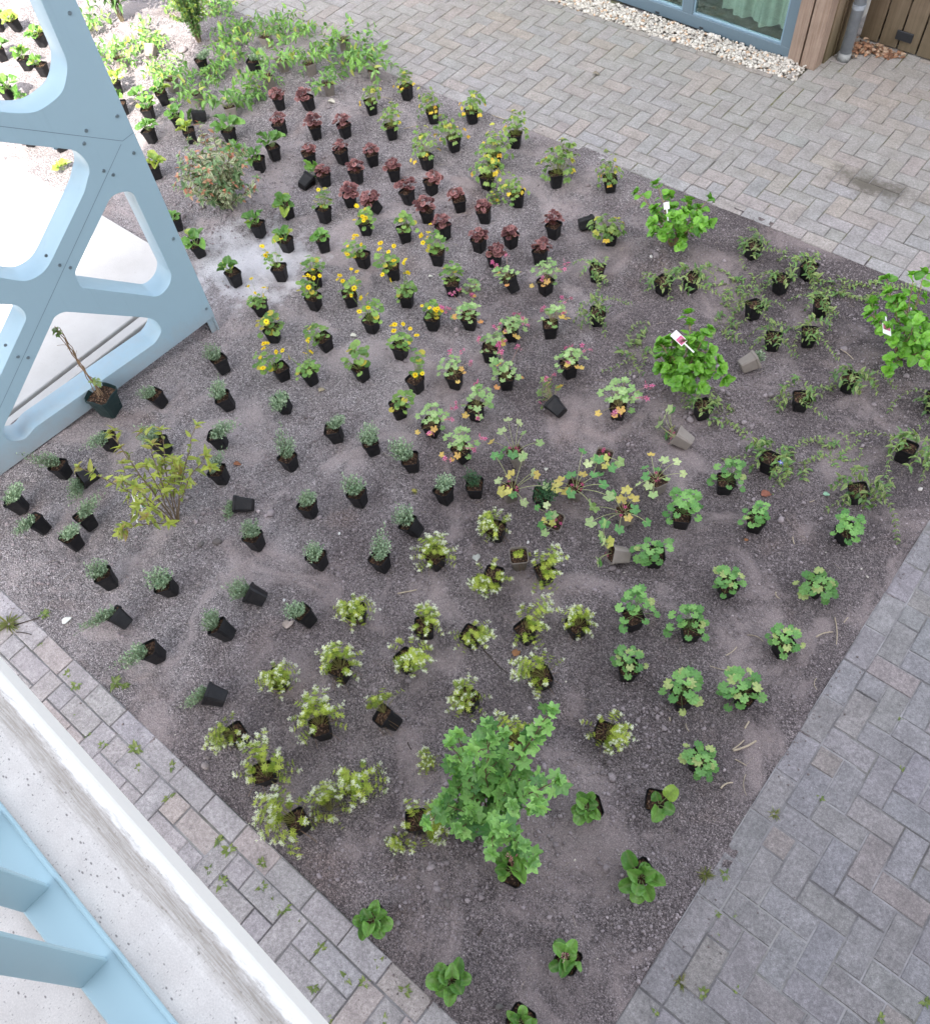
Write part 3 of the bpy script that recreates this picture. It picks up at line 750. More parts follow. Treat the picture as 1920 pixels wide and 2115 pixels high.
for a, b in ((X0 - 1.109, XM0 - 0.001), (XM1 + 0.001, X1 - 0.085)):
    p_ = MB(); p_.box(a + 0.0125, b - 0.0125, 0.024, 0.030, 0.1045, 2.148); p_.obj('pane', tg.m, winobj)
CURT = plain('sage_curtain_cloth', (0.47, 0.52, 0.44), 0.9, 0.1)
def curtain(x0, x1, y, z0, z1, waves, amp):
    n = 90; c_ = MB(); v = []
    for i in range(n):
        t_ = i / (n - 1); x = x0 + (x1 - x0) * t_; yy = y + amp * (math.sin(t_ * waves * 6.283) + 0.4 * math.sin(t_ * waves * 2.7 * 6.283 + 1))
        for z, f_ in ((z0 + 0.012 * math.sin(t_ * 9), 1.0), ((z0 + z1) / 2, 0.8), (z1, 0.6)): v.append((x, y + (yy - y) * f_, z))
    f = [(i * 3 + j, i * 3 + 3 + j, i * 3 + 4 + j, i * 3 + 1 + j) for i in range(n - 1) for j in range(2)]
    c_.add(v, f); return c_.obj('curtain', CURT, winobj, True)
curtain(-0.92, -0.27, 0.12, 0.13, 2.2, 3.0, 0.035)
curtain(-1.75, -1.30, 0.14, 0.13, 2.2, 2.5, 0.03)
for x in (-1.86, -1.42, -1.0, -0.30):
    dc = MB(); dc.bbox(x - 0.018, x + 0.018, -0.006, -0.0005, 0.012, 0.024, 0.002); dc.obj('drain_cap', DARK, winobj)
for x0, x1, y0, y1, mt in ((-0.2265, -0.129, -0.018, 0.03, WOOD), (-0.117, 0.0, -0.018, 0.10, WOOD), (-0.045, 0.012, 0.104, 0.23, WOODG), (-0.035, 0.022, 0.234, 0.59, WOODG)):
    c_ = MB(); c_.bbox(x0, x1, y0, y1, 0.0, 2.89, 0.003); c_.obj('cladding_board', mt, house)
tag(house, 'house front with blue framed window and silvered timber corner boards', 'house')
pipe = empty('downpipe', (-2.395, 5.52, 0))
ZINC = plain('weathered_zinc', (0.30, 0.33, 0.37), 0.5, 0.5, 0.15)
p_ = MB(); p_.tube([(0, 0, 0.06), (0, 0, 3.0)], 0.043, 0.043, (1, 1, 1), 20); p_.obj('pipe', ZINC, pipe, True)
p_ = MB(); p_.tube([(0, 0, 0.0), (0, 0, 0.058)], 0.049, 0.047, (1, 1, 1), 20); p_.obj('shoe', plain('grey_pipe_shoe', (0.26, 0.27, 0.27), 0.55), pipe, True)
p_ = MB(); p_.tube([(0, 0, 0.38), (0, 0, 0.41)], 0.0475, 0.0475, (1, 1, 1), 20); p_.box(-0.012, 0.012, 0.04, 0.085, 0.385, 0.405); p_.obj('bracket', ZINC, pipe)
tag(pipe, 'round grey zinc downpipe beside the timber corner of the house', 'downpipe')
gate = empty('timber_gate', (-2.42, 5.85, 0), FA)
for i in range(13):
    b_ = MB(); x = -0.002 + i * 0.151
    b_.bbox(x, x + 0.139, -0.006 + random.uniform(-.002, .002), 0.018, 0.012, 1.95, 0.003); b_.obj('board', WOODF, gate)
b_ = MB(); b_.box(0, 1.95, 0.05, 0.07, 0.01, 1.9); b_.obj('backing', DARK, gate)
b_ = MB()
for z in (0.25, 1.6): b_.box(0.0, 1.95, 0.019, 0.049, z, z + 0.09)
b_.obj('ledge', WOODF, gate)
b_ = MB(); b_.bbox(0.262, 0.388, -0.022, -0.0085, 0.085, 0.150, 0.004); b_.obj('hinge_plate', DARK, gate)
tag(gate, 'timber gate of upright weathered boards with a black plate', 'gate')
# ------------------------------------------------------------------ leaf templates: origin at the stalk, +x along the leaf, +z its upper side
def lerp(a, b, t): return np.asarray(a, float) * (1 - t) + np.asarray(b, float) * t

def T_lobed(lobes=5, cut=0.35, teeth=0.08, cup=0.25, pleat=0.10, seed=0, m=4):
    r = np.random.default_rng(seed)
    span = 5.5; n = lobes * m + 1
    th = np.linspace(-span / 2, span / 2, n)
    ph = (np.arange(n) % m) / m
    lob = 0.5 - 0.5 * np.cos(2 * np.pi * ph)
    rad = (1 - cut) + cut * lob + teeth * (r.random(n) - .5)
    rad *= 1 - 0.16 * (np.abs(th) / (span / 2)) ** 2
    c = np.array([0.0, 0.0, 0.0])
    def ring(k): 
        R = rad * k + (1 - rad) * k * (1 - k)
        x, y = R * np.cos(th), R * np.sin(th)
        z = cup * R ** 2 * 0.8 - pleat * (1 - lob) * k + 0.06 * (r.random(n) - .5) * k
        return np.stack([x, y, z], -1)
    a, b = ring(0.55), ring(1.0)
    v = np.concatenate([c[None], a, b])
    f = [(0, 1 + i, 2 + i) for i in range(n - 1)]
    f += [(1 + i, 1 + n + i, 2 + n + i, 2 + i) for i in range(n - 1)]
    w = np.concatenate([[0.0], np.full(n, .45), np.full(n, 1.0)])      # 0 middle .. 1 rim
    vein = np.concatenate([[1.0], lob * 0.5, 0 * lob])
    return v, f, w, vein

def T_blade(nu=5, nv=4, wid=0.42, tip=1.6, fold=0.18, droop=0.25, wave=0.0, seed=0, obov=0.0):
    """ovate leaf of unit length"""
    r = np.random.default_rng(seed)
    v, w, vein = [], [], []
    for i in range(nu + 1):
        t = i / nu
        hw = wid * (math.sin(math.pi * min(1, t ** (0.72 + obov) * 0.94 + 0.04))) ** (1 / tip * 1.2)
        for j in range(nv + 1):
            s = j / nv * 2 - 1
            x = t; y = s * hw
            z = fold * abs(s) * hw * 1.6 - droop * t * t + wave * math.sin(t * 9 + s * 3 + seed) * abs(s) * hw
            v.append((x, y, z)); w.append(abs(s)); vein.append(1.0 if j == nv / 2 else 0.0)
    f = [(i * (nv + 1) + j, (i + 1) * (nv + 1) + j, (i + 1) * (nv + 1) + j + 1, i * (nv + 1) + j + 1) for i in range(nu) for j in range(nv)]
    return np.array(v), f, np.array(w), np.array(vein)

LOB5 = [T_lobed(5, .30, .1, .2, .09, s) for s in range(4)]
LOB7 = [T_lobed(7, .22, .1, .22, .10, s + 9) for s in range(4)]
MAPLE = [T_lobed(5, .42, .14, .1, .06, s + 20) for s in range(4)]
HEUC = [T_lobed(7, .16, .12, .3, .10, s + 30, 3) for s in range(4)]
KIDNEY = [T_lobed(9, .10, .06, .18, .05, s + 40, 2) for s in range(4)]
ROUND = [T_blade(7, 6, .52, 4.2, .30 + .12 * s, .05 + .13 * s, .2, s, .06) for s in range(4)]
OVATE = [T_blade(5, 4, .36, 1.7, .25, .25 + .1 * s, .08, s) for s in range(4)]
LANCE = [T_blade(3, 2, .17, 1.4, .4, .2 + .15 * s, 0, s) for s in range(3)]
LANCE2 = [T_blade(4, 2, .22, 1.5, .35, .25 + .15 * s, 0, s) for s in range(3)]
NEEDLE = [(np.array([(0, 0, 0), (.5, -.13, .03), (1, 0, -.06), (.5, .13, .03)]), [(0, 1, 2, 3)], np.array([0, 1, .5, 1.]), np.array([1., 0, 0, 0]))]
TINY = [(np.array([(0, 0, 0), (.5, -.25, .06), (1, 0, -.05), (.5, .25, .06), (.5, 0, -.02)]), [(0, 1, 4), (1, 2, 4), (2, 3, 4), (3, 0, 4)], np.array([0, 1, .6, 1., 0]), np.array([1., 0, 0, 0, 1]))]

def unit(v): v = np.asarray(v, float); return v / (np.linalg.norm(v) + 1e-9)

def put(mb, tpl, pos, d, nrm, size, col, rim=None, vein=None, wx=1.0):
    v, f, w, ve = tpl
    X = unit(d); Z = np.asarray(nrm, float) - (np.asarray(nrm, float) @ X) * X; Z = unit(Z); Y = np.cross(Z, X)
    P = np.asarray(pos) + size * (v[:, :1] * X + v[:, 1:2] * Y * wx + v[:, 2:] * Z)
    c = np.tile(np.asarray(col, float), (len(v), 1))
    if rim is not None: c = c * (1 - w[:, None] ** 2) + np.asarray(rim) * w[:, None] ** 2
    if vein is not None: c = c * (1 - 0.6 * ve[:, None]) + np.asarray(vein) * 0.6 * ve[:, None]
    mb.add(P, f, c)

def stalk(mb, p0, p1, r, col, up=0.3, n=4, c1=None):
    p0, p1 = np.asarray(p0, float), np.asarray(p1, float)
    L = np.linalg.norm(p1 - p0); mid = (p0 + p1) / 2 + np.array((0, 0, L * up * 0.5))
    t = np.linspace(0, 1, n + 1)[:, None]
    pts = (1 - t) ** 2 * p0 + 2 * t * (1 - t) * mid + t ** 2 * p1
    mb.tube(pts, r, r * 0.7, col, 3, c1, cap=False)
    return unit(pts[-1] - pts[-2])

GA_ = 2.39996
RIM = 0.093
def rnd(r, a, b): return a + (b - a) * r.random()

def F_heuchera(r):
    mb = MB(); dk, lt = (0.065, 0.022, 0.025), (0.30, 0.14, 0.135)
    n = 25
    for i in range(n):
        a = i * GA_ + rnd(r, -.5, .5); q = (i + .5) / n; rho = 0.060 * math.sqrt(q) * rnd(r, .8, 1.15); h = RIM + 0.012 + 0.052 * (1 - q) * rnd(r, .7, 1.2) + 0.004
        p = np.array((rho * math.cos(a), rho * math.sin(a), h))
        d = unit((math.cos(a), math.sin(a), rnd(r, -.5, .2))); nr = unit((math.cos(a) * q, math.sin(a) * q, 1.0) + r.normal(0, .42, 3))
        stalk(mb, (0.2 * p[0], 0.2 * p[1], RIM - .01), p - d * .004, .0011, (0.16, 0.05, 0.04))
        c = lerp(dk, lt, r.random() ** 1.6); put(mb, HEUC[i % 4], p, d, nr, rnd(r, .015, .026), c, c * 1.8 + np.array((.03, .02, .016)), c * .6)
    return mb

def F_bergenia(r, yellow=0.0, big=1.0, n=9, flower=False):
    mb = MB(); fl = None
    a0 = r.random() * 6.28
    for i in range(n):
        q = i / n; a = a0 + i * GA_ + rnd(r, -.3, .3); el = rnd(r, .45, .95) if i > 2 else rnd(r, .95, 1.35)
        L = rnd(r, .030, .055) * big
        d0 = np.array((math.cos(a) * math.cos(el), math.sin(a) * math.cos(el), math.sin(el)))
        p = np.array((0, 0, RIM - .006)) + d0 * L
        stalk(mb, (0.005 * math.cos(a), 0.005 * math.sin(a), RIM - .012), p, .0026 * big, (0.2, 0.26, 0.1), 0.1)
        d = unit((math.cos(a), math.sin(a), math.sin(el) * 1.1 - rnd(r, -.2, .6)))
        nr = unit((-math.cos(a) * .3, -math.sin(a) * .3, 1.0) + r.normal(0, .3, 3))
        y = r.random() < yellow
        c = lerp((0.055, 0.15, 0.024), (0.17, 0.34, 0.065), r.random()) if not y else lerp((0.36, 0.40, 0.07), (0.22, 0.34, 0.06), r.random())
        put(mb, ROUND[i % 4], p, d, nr, rnd(r, .046, .066) * big, c, c * 1.12, lerp(c, (0.3, 0.4, 0.16), .6))
    if flower:
        fl = MB(); top = np.array((rnd(r, .0, .02), rnd(r, 0, .02), RIM + .07))
        stalk(fl, (0, 0, RIM - .01), top, .003, (0.3, 0.12, 0.1))
        for k in range(26):
            p = top + r.normal(0, .009, 3); d = unit(r.normal(0, 1, 3) + (0, 0, .6))
            put(fl, TINY[0], p, d, r.normal(0, 1, 3), .010, lerp((0.55, 0.16, 0.25), (0.62, 0.4, 0.4), r.random()))
    return mb, fl

def daisy(mb, p, nrm, size, col, r, petals=12, disc=(0.42, 0.22, 0.01)):
    nrm = unit(nrm); t = unit(np.cross(nrm, (0.3, .8, .5))); b = np.cross(nrm, t)
    for k in range(petals):
        a = k * 6.283 / petals + rnd(r, -.1, .1); d = math.cos(a) * t + math.sin(a) * b + nrm * rnd(r, -.1, .25)
        put(mb, TINY[0], np.asarray(p) + nrm * .001, d, nrm, size, col, wx=0.85)
    th = np.arange(8) * .785
    v = [np.asarray(p) + nrm * .004] + [np.asarray(p) + nrm * .0015 + size * .32 * (math.cos(x) * t + math.sin(x) * b) for x in th]
    mb.add(v, [(0, 1 + k, 1 + (k + 1) % 8) for k in range(8)], disc)

def F_daisy(r, nfl=5, leaves=24, yellow=.06, leggy=False, tall=1.0):
    mb, fl = MB(), []
    lean = r.normal(0, .025, 2)
    for i in range(leaves):
        a = i * GA_ + rnd(r, -.4, .4); q = (i + .5) / leaves; rho = 0.066 * math.sqrt(q) * rnd(r, .75, 1.2); h = RIM + .008 + (.085 * (1 - q) + .012) * rnd(r, .6, 1.2) * tall
        if leggy: rho *= .5; h = RIM + .02 + .16 * r.random()
        p = np.array((rho * math.cos(a) + lean[0] * (h - RIM) * 10, rho * math.sin(a) + lean[1] * (h - RIM) * 10, h))
        d = unit((math.cos(a), math.sin(a), rnd(r, -.5, .25))); nr = unit((math.cos(a) * q * .8, math.sin(a) * q * .8, 1) + r.normal(0, .28, 3))
        stalk(mb, (.15 * p[0], .15 * p[1], RIM - .01), p, .0011, (0.24, 0.30, 0.09), .35)
        c = lerp((0.065, 0.16, 0.026), (0.22, 0.35, 0.08), r.random())
        if r.random() < yellow: c = np.array((0.42, 0.36, 0.04))
        put(mb, KIDNEY[i % 4], p, d, nr, rnd(r, .013, .021), c, c * 1.1, c * 1.25)
    for k in range(nfl):
        a = r.random() * 6.28; rho = rnd(r, .03, .10); h = RIM + rnd(r, .09, .19) * tall
        p = np.array((rho * math.cos(a), rho * math.sin(a), h))
        stalk(mb, (0.1 * p[0], .1 * p[1], RIM - .01), p, .0012, (0.22, 0.32, 0.08), .3, 5)
        fl.append(MB()); daisy(fl[-1], p, unit((math.cos(a) * .3, math.sin(a) * .3, 1) + r.normal(0, .35, 3)), rnd(r, .013, .020), lerp((0.78, 0.55, 0.01), (0.85, 0.70, 0.03), r.random()), r)
    return mb, fl

def F_strawberry(r, n=46):
    mb = MB(); ln = r.normal(0, .35, 2)
    for i in range(n):
        a = i * GA_ + rnd(r, -.5, .5); q = (i + .5) / n; rho = 0.085 * math.sqrt(q) * rnd(r, .6, 1.25); h = RIM - .02 * q + .004 + (.115 * (1 - q ** 1.4) + .012) * rnd(r, .45, 1.15)
        p = np.array((rho * math.cos(a) + ln[0] * (h - RIM), rho * math.sin(a) + ln[1] * (h - RIM), h))
        stalk(mb, (.2 * p[0], .2 * p[1], RIM - .01), p, .0010, (0.26, 0.30, 0.08), .35)
        u = r.random()
        if q > .62 and u < .3: c = lerp((0.55, 0.33, 0.02), (0.62, 0.50, 0.05), r.random())
        elif u < .2: c = np.array((0.40, 0.40, 0.06))
        else: c = lerp((0.085, 0.185, 0.035), (0.24, 0.34, 0.085), r.random())
        for k in (-1, 0, 1):
            ang = a + k * .95; d = unit((math.cos(ang), math.sin(ang), rnd(r, -.5, .1)))
            nr = unit((math.cos(a) * q * .7, math.sin(a) * q * .7, 1) + r.normal(0, .25, 3))
            put(mb, OVATE[i % 4], p, d, nr, rnd(r, .016, .023), c, c * 1.1, c * 1.2, 1.25)
    return mb

def F_geranium(r, n=26, rad=.078, hh=.085, pale=True, flowers=12, size=.019, autumn=.16):
    mb, fl = MB(), []; ln = r.normal(0, .3, 2)
    for i in range(n):
        a = i * GA_ + rnd(r, -.5, .5); q = (i + .5) / n; rho = rad * math.sqrt(q) * rnd(r, .7, 1.25); h = RIM + .004 - .022 * q ** 2 + (hh * (1 - q ** 1.5) + .012) * rnd(r, .6, 1.15)
        p = np.array((rho * math.cos(a) + ln[0] * (h - RIM), rho * math.sin(a) + ln[1] * (h - RIM), h))
        stalk(mb, (.12 * p[0], .12 * p[1], RIM - .01), p, .0012, (0.30, 0.27, 0.12) if pale else (0.17, 0.26, 0.09), .35)
        u = r.random()
        if pale:
            c = lerp((0.13, 0.25, 0.070), (0.30, 0.42, 0.17), r.random())
            if q > .6 and u < autumn * 1.6: c = lerp((0.50, 0.20, 0.07), (0.55, 0.40, 0.10), r.random())
        else:
            c = lerp((0.060, 0.185, 0.040), (0.20, 0.39, 0.105), r.random())
            if u < .05: c = np.array((0.33, 0.4, .14))
        d = unit((math.cos(a), math.sin(a), rnd(r, -.55, .2))); nr = unit((math.cos(a) * q, math.sin(a) * q, 1) + r.normal(0, .25, 3))
        put(mb, (LOB7 if not pale else LOB5)[i % 4], p, d, nr, rnd(r, .8, 1.25) * size, c, c * 1.12, c * 1.35)
    if flowers:
        for g_ in range(max(1, flowers // 4)):
            a = r.random() * 6.28; rho = rnd(r, .07, .14); h = RIM + rnd(r, .03, .11)
            q = np.array((rho * math.cos(a), rho * math.sin(a), h))
            stalk(mb, (0, 0, RIM), q, .0012, (0.36, 0.20, 0.16), .4, 5)
            fl.append(MB())
            for k in range(4):
                p = q + r.normal(0, .010, 3)
                stalk(fl[-1], q, p, .0008, (0.4, 0.15, 0.15), .1, 2)
                daisy(fl[-1], p, unit(r.normal(0, .8, 3) + (0, 0, .8)), rnd(r, .011, .016), lerp((0.66, 0.10, 0.32), (0.72, 0.30, 0.46), r.random()), r, 5, (0.4, .08, .14))
    return mb, fl

def F_leggy(r, n=9, spread=1.0):
    mb, fl = MB(), []; a0 = r.random() * 6.28
    for i in range(n):
        a = a0 + (rnd(r, -1.3, 1.3) if spread < 1 else i * GA_); L = rnd(r, .09, .17); el = rnd(r, .25, 1.0)
        p = np.array((math.cos(a) * math.cos(el) * L, math.sin(a) * math.cos(el) * L, RIM + math.sin(el) * L * .8))
        if i % 3 == 0: p = p * (.5, .5, 1); p[2] = RIM + rnd(r, .005, .03)
        stalk(mb, (.008 * math.cos(a), .008 * math.sin(a), RIM - .012), p, .0017, (0.40, 0.42, 0.20), .5, 6)
        u = r.random(); c = lerp((0.22, 0.34, 0.12), (0.42, 0.48, 0.24), r.random())
        if u < .2: c = lerp((0.46, 0.46, 0.12), (0.50, 0.36, 0.10), r.random())
        elif u < .42: c = np.array((0.10, 0.26, .075))
        d = unit((math.cos(a), math.sin(a), rnd(r, -.7, .1)))
        put(mb, LOB5[i % 4], p, d, unit((math.cos(a) * .5, math.sin(a) * .5, 1) + r.normal(0, .45, 3)), rnd(r, .022, .033), c, c * 1.1, c * 1.3)
    for k in range(5):
        fl.append(MB()); daisy(fl[-1], np.array((rnd(r, -.03, .03), rnd(r, -.03, .03), RIM + rnd(r, 0, .02))), r.normal(0, .5, 3) + (0, 0, 1), .010, (0.6, 0.10, 0.26), r, 5, (.3, .05, .1))
    return mb, fl

def F_grey(r, n=46, hh=.08, rad=.046, dark=False):
    mb = MB(); ln = (-.12 + r.normal(0, .15), .1 + r.normal(0, .15))
    for i in range(n):
        a = i * GA_; q = (i + .5) / n; rho = rad * math.sqrt(q); h = RIM + (hh * (1 - .55 * q)) * rnd(r, .6, 1.3) * (1.5 if r.random() < .08 else 1)
        b0 = np.array((.018 * math.cos(a) * q, .018 * math.sin(a) * q, RIM - .012))
        e = np.array((rho * 1.35 * math.cos(a) + ln[0] * (h - RIM) * 3, rho * 1.35 * math.sin(a) + ln[1] * (h - RIM) * 3, h))
        stalk(mb, b0, e, .0008, (0.16, 0.17, 0.10), .2, 3)
        for k in range(11):
            t = (k + 2) / 12.5; p = b0 + (e - b0) * t; aa = k * 2.4 + i
            d = unit((math.cos(aa), math.sin(aa), rnd(r, -.1, .9)) + .5 * unit(e - b0))
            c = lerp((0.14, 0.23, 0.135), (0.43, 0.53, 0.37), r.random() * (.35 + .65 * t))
            if dark: c = lerp((0.018, 0.055, 0.025), (0.05, 0.13, 0.055), r.random())
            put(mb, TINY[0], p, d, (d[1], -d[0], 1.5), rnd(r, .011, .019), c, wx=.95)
    return mb

def F_galium(r, n=50, rad=.085, hh=.085, fl_share=.75, bare=False):
    mb, fl = MB(), []; ln = r.normal(0, .6, 2); gap_ = r.random() * 6.28
    for i in range(n):
        a = i * GA_ + rnd(r, -.3, .3); q = (i + .5) / n; rho = rad * math.sqrt(q) * rnd(r, .65, 1.3)
        if bare: a = rnd(r, 2.2, 4.2); rho *= 1.1
        elif math.cos(a - gap_) > .45 and r.random() < .75: continue
        h = RIM + (hh * (1 - q) + .012) * rnd(r, .5, 1.2) - (.05 * rnd(r, 0, 1) if q > .7 else 0)
        b0 = np.array((.02 * math.cos(a) * q, .02 * math.sin(a) * q, RIM - .012)); e = np.array((rho * math.cos(a) + ln[0] * (h - RIM), rho * math.sin(a) + ln[1] * (h - RIM), max(h, .01)))
        stalk(mb, b0, e, .0008, (0.26, 0.25, 0.08), .5, 4)
        dirn = unit(e - b0); t1 = unit(np.cross(dirn, (.3, .5, .8))); t2 = np.cross(dirn, t1)
        for lev in (1.0, .8, .58):
            p = b0 + (e - b0) * lev + np.array((0, 0, np.linalg.norm(e - b0) * .25 * 4 * lev * (1 - lev)))
            c = lerp((0.17, 0.255, 0.025), (0.54, 0.60, 0.11), r.random() * (.5 + .5 * lev))
            for k in range(7):
                aa = k * .9 + lev * 3; d = unit(math.cos(aa) * t1 + math.sin(aa) * t2 + dirn * .45)
                put(mb, NEEDLE[0], p, d, dirn, rnd(r, .013, .0195) * (.7 + .3 * lev), c, wx=1.25)
        if r.random() < fl_share:
            fl.append(MB())
            for k in range(7):
                p = e + dirn * rnd(r, .006, .014) + r.normal(0, .0045, 3); daisy(fl[-1], p, r.normal(0, .5, 3) + (0, 0, 1), .0058, (0.78, 0.78, 0.75), r, 4, (.6, .6, .4))
    # dry brown threads round the rim
    for k in range(14):
        a = r.random() * 6.28; R = rnd(r, .05, .085)
        stalk(mb, (.03 * math.cos(a), .03 * math.sin(a), RIM - .01), (R * math.cos(a + .4), R * math.sin(a + .4), rnd(r, .0, .06)), .0007, (0.22, 0.13, 0.07), .5, 4)
    return mb, fl

def trail(mb, r, a, L, z0, col0, col1, leaf=.022, var=.35, tpl=None, pairs=None, ground=True, tip_up=True):
    n = 12; p = np.array((.015 * math.cos(a), .015 * math.sin(a), z0)); pts = [p]; d = np.array((math.cos(a), math.sin(a), .55 if z0 > .03 else .12)); turn = rnd(r, -.28, .28)
    for k in range(n):
        d = d + np.array((0, 0, -.17 if z0 > .03 else -.02)); c, s = math.cos(turn * rnd(r, .2, 1.4)), math.sin(turn * rnd(r, .2, 1.4)); d = np.array((d[0] * c - d[1] * s, d[0] * s + d[1] * c, d[2]))
        q = pts[-1] + unit(d) * L / n
        if ground and q[2] < .006: q[2] = .006 + .004 * r.random(); d[2] = max(d[2], 0.0)
        pts.append(q)
    mb.tube(pts, .0012, .0008, (0.20, 0.24, 0.09), 3, cap=False)
    m_ = pairs or int(L / .021)
    for k in range(m_):
        t = (k + 1.2) / (m_ + .2) * n; i = min(int(t), n - 1); p = pts[i] + (pts[i + 1] - pts[i]) * (t - i); dr = unit(pts[i + 1] - pts[i]); sd_ = unit(np.cross((0, 0, 1), dr)) if k % 2 else unit(np.cross((0, 0, 1), dr) * .5 + np.array((0, 0, .8)))
        for s in (1, -1):
            dd = unit(dr * .55 + s * sd_ + np.array((0, 0, .25)))
            c = lerp(col0, col1, r.random()); rim = None
            if r.random() < var: rim = lerp((0.38, 0.42, 0.15), (0.26, 0.34, 0.10), r.random())
            put(mb, (tpl or LANCE2)[k % 3], p, dd, np.array((0, 0, 1.)) + r.normal(0, .25, 3), leaf * rnd(r, .7, 1.2), c, rim, lerp(c, (0.25, 0.33, 0.14), .6), 1.15)
    return pts

def F_vinca(r, trails=4, bush=9, long=.22, var=.4, flower=False, z0=RIM - .01):
    mb, fl = MB(), None
    for i in range(int(bush * 1.25)): trail(mb, r, i * GA_, rnd(r, .05, .12), z0 + (.03 if z0 > .03 else .006) * (i % 3), (0.035, 0.115, 0.024), (0.13, 0.26, 0.06), .029, var)
    a0 = r.random() * 6.28
    for i in range(trails): trail(mb, r, a0 + i * 1.9 + rnd(r, -.5, .5), rnd(r, .5, 1.2) * long, z0, (0.05, 0.14, 0.030), (0.20, 0.32, 0.085), .0175, var + .15)
    if flower:
        fl = MB(); daisy(fl, (rnd(r, -.06, -.04), rnd(r, .05, .07), RIM + .035), (-.3, -.1, 1), .014, (0.17, 0.16, 0.58), r, 5, (.5, .5, .6))
    return mb, fl

def F_arching(r, n=9, L=.20, up=True, lush=1.0, z0=RIM - .01):
    mb = MB(); a0 = r.random() * 6.28
    for i in range(n):
        a = a0 + i * GA_; LL = L * rnd(r, .6, 1.2); p = np.array((.012 * math.cos(a), .012 * math.sin(a), z0)); d = np.array((math.cos(a), math.sin(a), rnd(r, .5, 1.9))); pts = [p]
        for k in range(9): d = d + np.array((0, 0, -.16)); q = pts[-1] + unit(d) * LL / 9; q[2] = max(q[2], .008); pts.append(q)
        mb.tube(pts, .0018, .001, (0.30, 0.33, 0.11), 3, (0.25, 0.36, .1), cap=False)
        m_ = int(8 * lush)
        for k in range(m_):
            t = 2.2 + 6.7 * k / m_; j = min(int(t), 8); p = pts[j] + (pts[j + 1] - pts[j]) * (t - j); dr = unit(pts[j + 1] - pts[j]); aa = k * 2.4
            sd_ = unit(np.cross(dr, (.2, .1, 1))); up_ = np.cross(sd_, dr)
            dd = unit(dr * .6 + math.cos(aa) * sd_ + math.sin(aa) * up_)
            c = lerp((0.04, 0.15, 0.026), (0.20, 0.40, 0.075), r.random()); u = r.random()
            if u < .06: c = np.array((0.36, 0.39, 0.07))
            put(mb, LANCE2[k % 3], p, dd, np.array((0, 0, 1.)) + r.normal(0, .4, 3), rnd(r, .032, .056), c, c * 1.1, lerp(c, (.35, .42, .2), .5), 1.15)
    return mb

# ------------------------------------------------------------------ pots (base at the origin)
def pot_mesh(mat, s=1.0, name='pot', waist=0.0):
    prof = [(.0305, .0, 5), (.0318, .002, 5), (.0405, .081, 4.5), (.0418, .0822, 4.5), (.0445, .0826, 4.5), (.0452, .0955, 4.5), (.0436, .0958, 4.5), (.0410, .083, 4.5), (.0385, .06, 4.5)]
    mb = MB(); K = 24; v = []
    for hw, z, e in prof:
        e = e * 1.8
        for i in range(K):
            a = (i + .5) * 6.28318 / K; c, s_ = math.cos(a), math.sin(a)
            q = (abs(c) ** e + abs(s_) ** e) ** (-1 / e)
            v.append((hw * c * q * s, hw * s_ * q * s, (z + waist * (math.cos(4 * a) if z > .09 else 0)) * s))
    f = [tuple(range(K - 1, -1, -1))]
    for k in range(len(prof) - 1):
        for i in range(K): n = (i + 1) % K; f.append((k * K + i, k * K + n, (k + 1) * K + n, (k + 1) * K + i))
    mb.add(v, f); return mb.mesh(name, mat)
PS = 1.04
POTS = {'b': pot_mesh(BLACK, PS), 't': pot_mesh(TAUPE, PS), 'd': pot_mesh(DKGREEN, PS)}
def compost_mesh(s=1.0):
    mb = MB(); K = 20; v = [(0, 0, .086 * s)]; r = np.random.default_rng(5)
    for rr in (.5, .97):
        for i in range(K):
            a = (i + .5) * 6.28318 / K; c, s_ = math.cos(a), math.sin(a); q = (abs(c) ** 8 + abs(s_) ** 8) ** (-1 / 8)
            v.append((.0408 * rr * c * q * s, .0408 * rr * s_ * q * s, (.083 + .004 * (r.random() - .5) + .004 * (1 - rr)) * s))
    f = [(0, 1 + i, 1 + (i + 1) % K) for i in range(K)] + [(1 + i, 1 + K + i, 1 + K + (i + 1) % K, 1 + (i + 1) % K) for i in range(K)]
    mb.add(v, f); return mb.mesh('compost', COMPOST)
CMP = compost_mesh(PS)

VAR = {}
def variants(code, k, fn, mat):
    out = []
    for i in range(k):
        x = fn(np.random.default_rng(sum(map(ord, code)) * 100 + i))
        a, b = x if isinstance(x, tuple) else (x, None)
        bs = b if isinstance(b, list) else [b] if b is not None else []
        out.append((a.mesh('foliage', mat), [q.mesh('flower', PETAL) for q in bs]))
    VAR[code] = out
variants('he', 5, F_heuchera, MATT)
variants('be', 5, lambda r: F_bergenia(r, .10), GLOSSY)
variants('be3', 3, lambda r: F_bergenia(r, .85, .95, 8), GLOSSY)
variants('bb', 4, lambda r: F_bergenia(r, .03, .86, 9), GLOSSY)
variants('bb8', 2, lambda r: F_bergenia(r, .03, .82, 8, True), GLOSSY)
variants('bb9', 1, lambda r: F_bergenia(r, .5, 1.15, 4), GLOSSY)
variants('yd', 4, lambda r: F_daisy(r, 6), LEAF)
variants('yd2', 2, lambda r: F_daisy(r, 1, 30, .3), LEAF)
variants('yd3', 3, lambda r: F_daisy(r, 0, 30, .06), LEAF)
variants('yd4', 1, lambda r: F_daisy(r, 2, 16, .1, True), LEAF)
variants('ys', 5, F_strawberry, LEAF)
variants('gm', 5, F_geranium, LEAF)
variants('gp', 4, lambda r: F_leggy(r, 11), LEAF)
variants('gp1', 3, lambda r: F_leggy(r, 9, .5), LEAF)
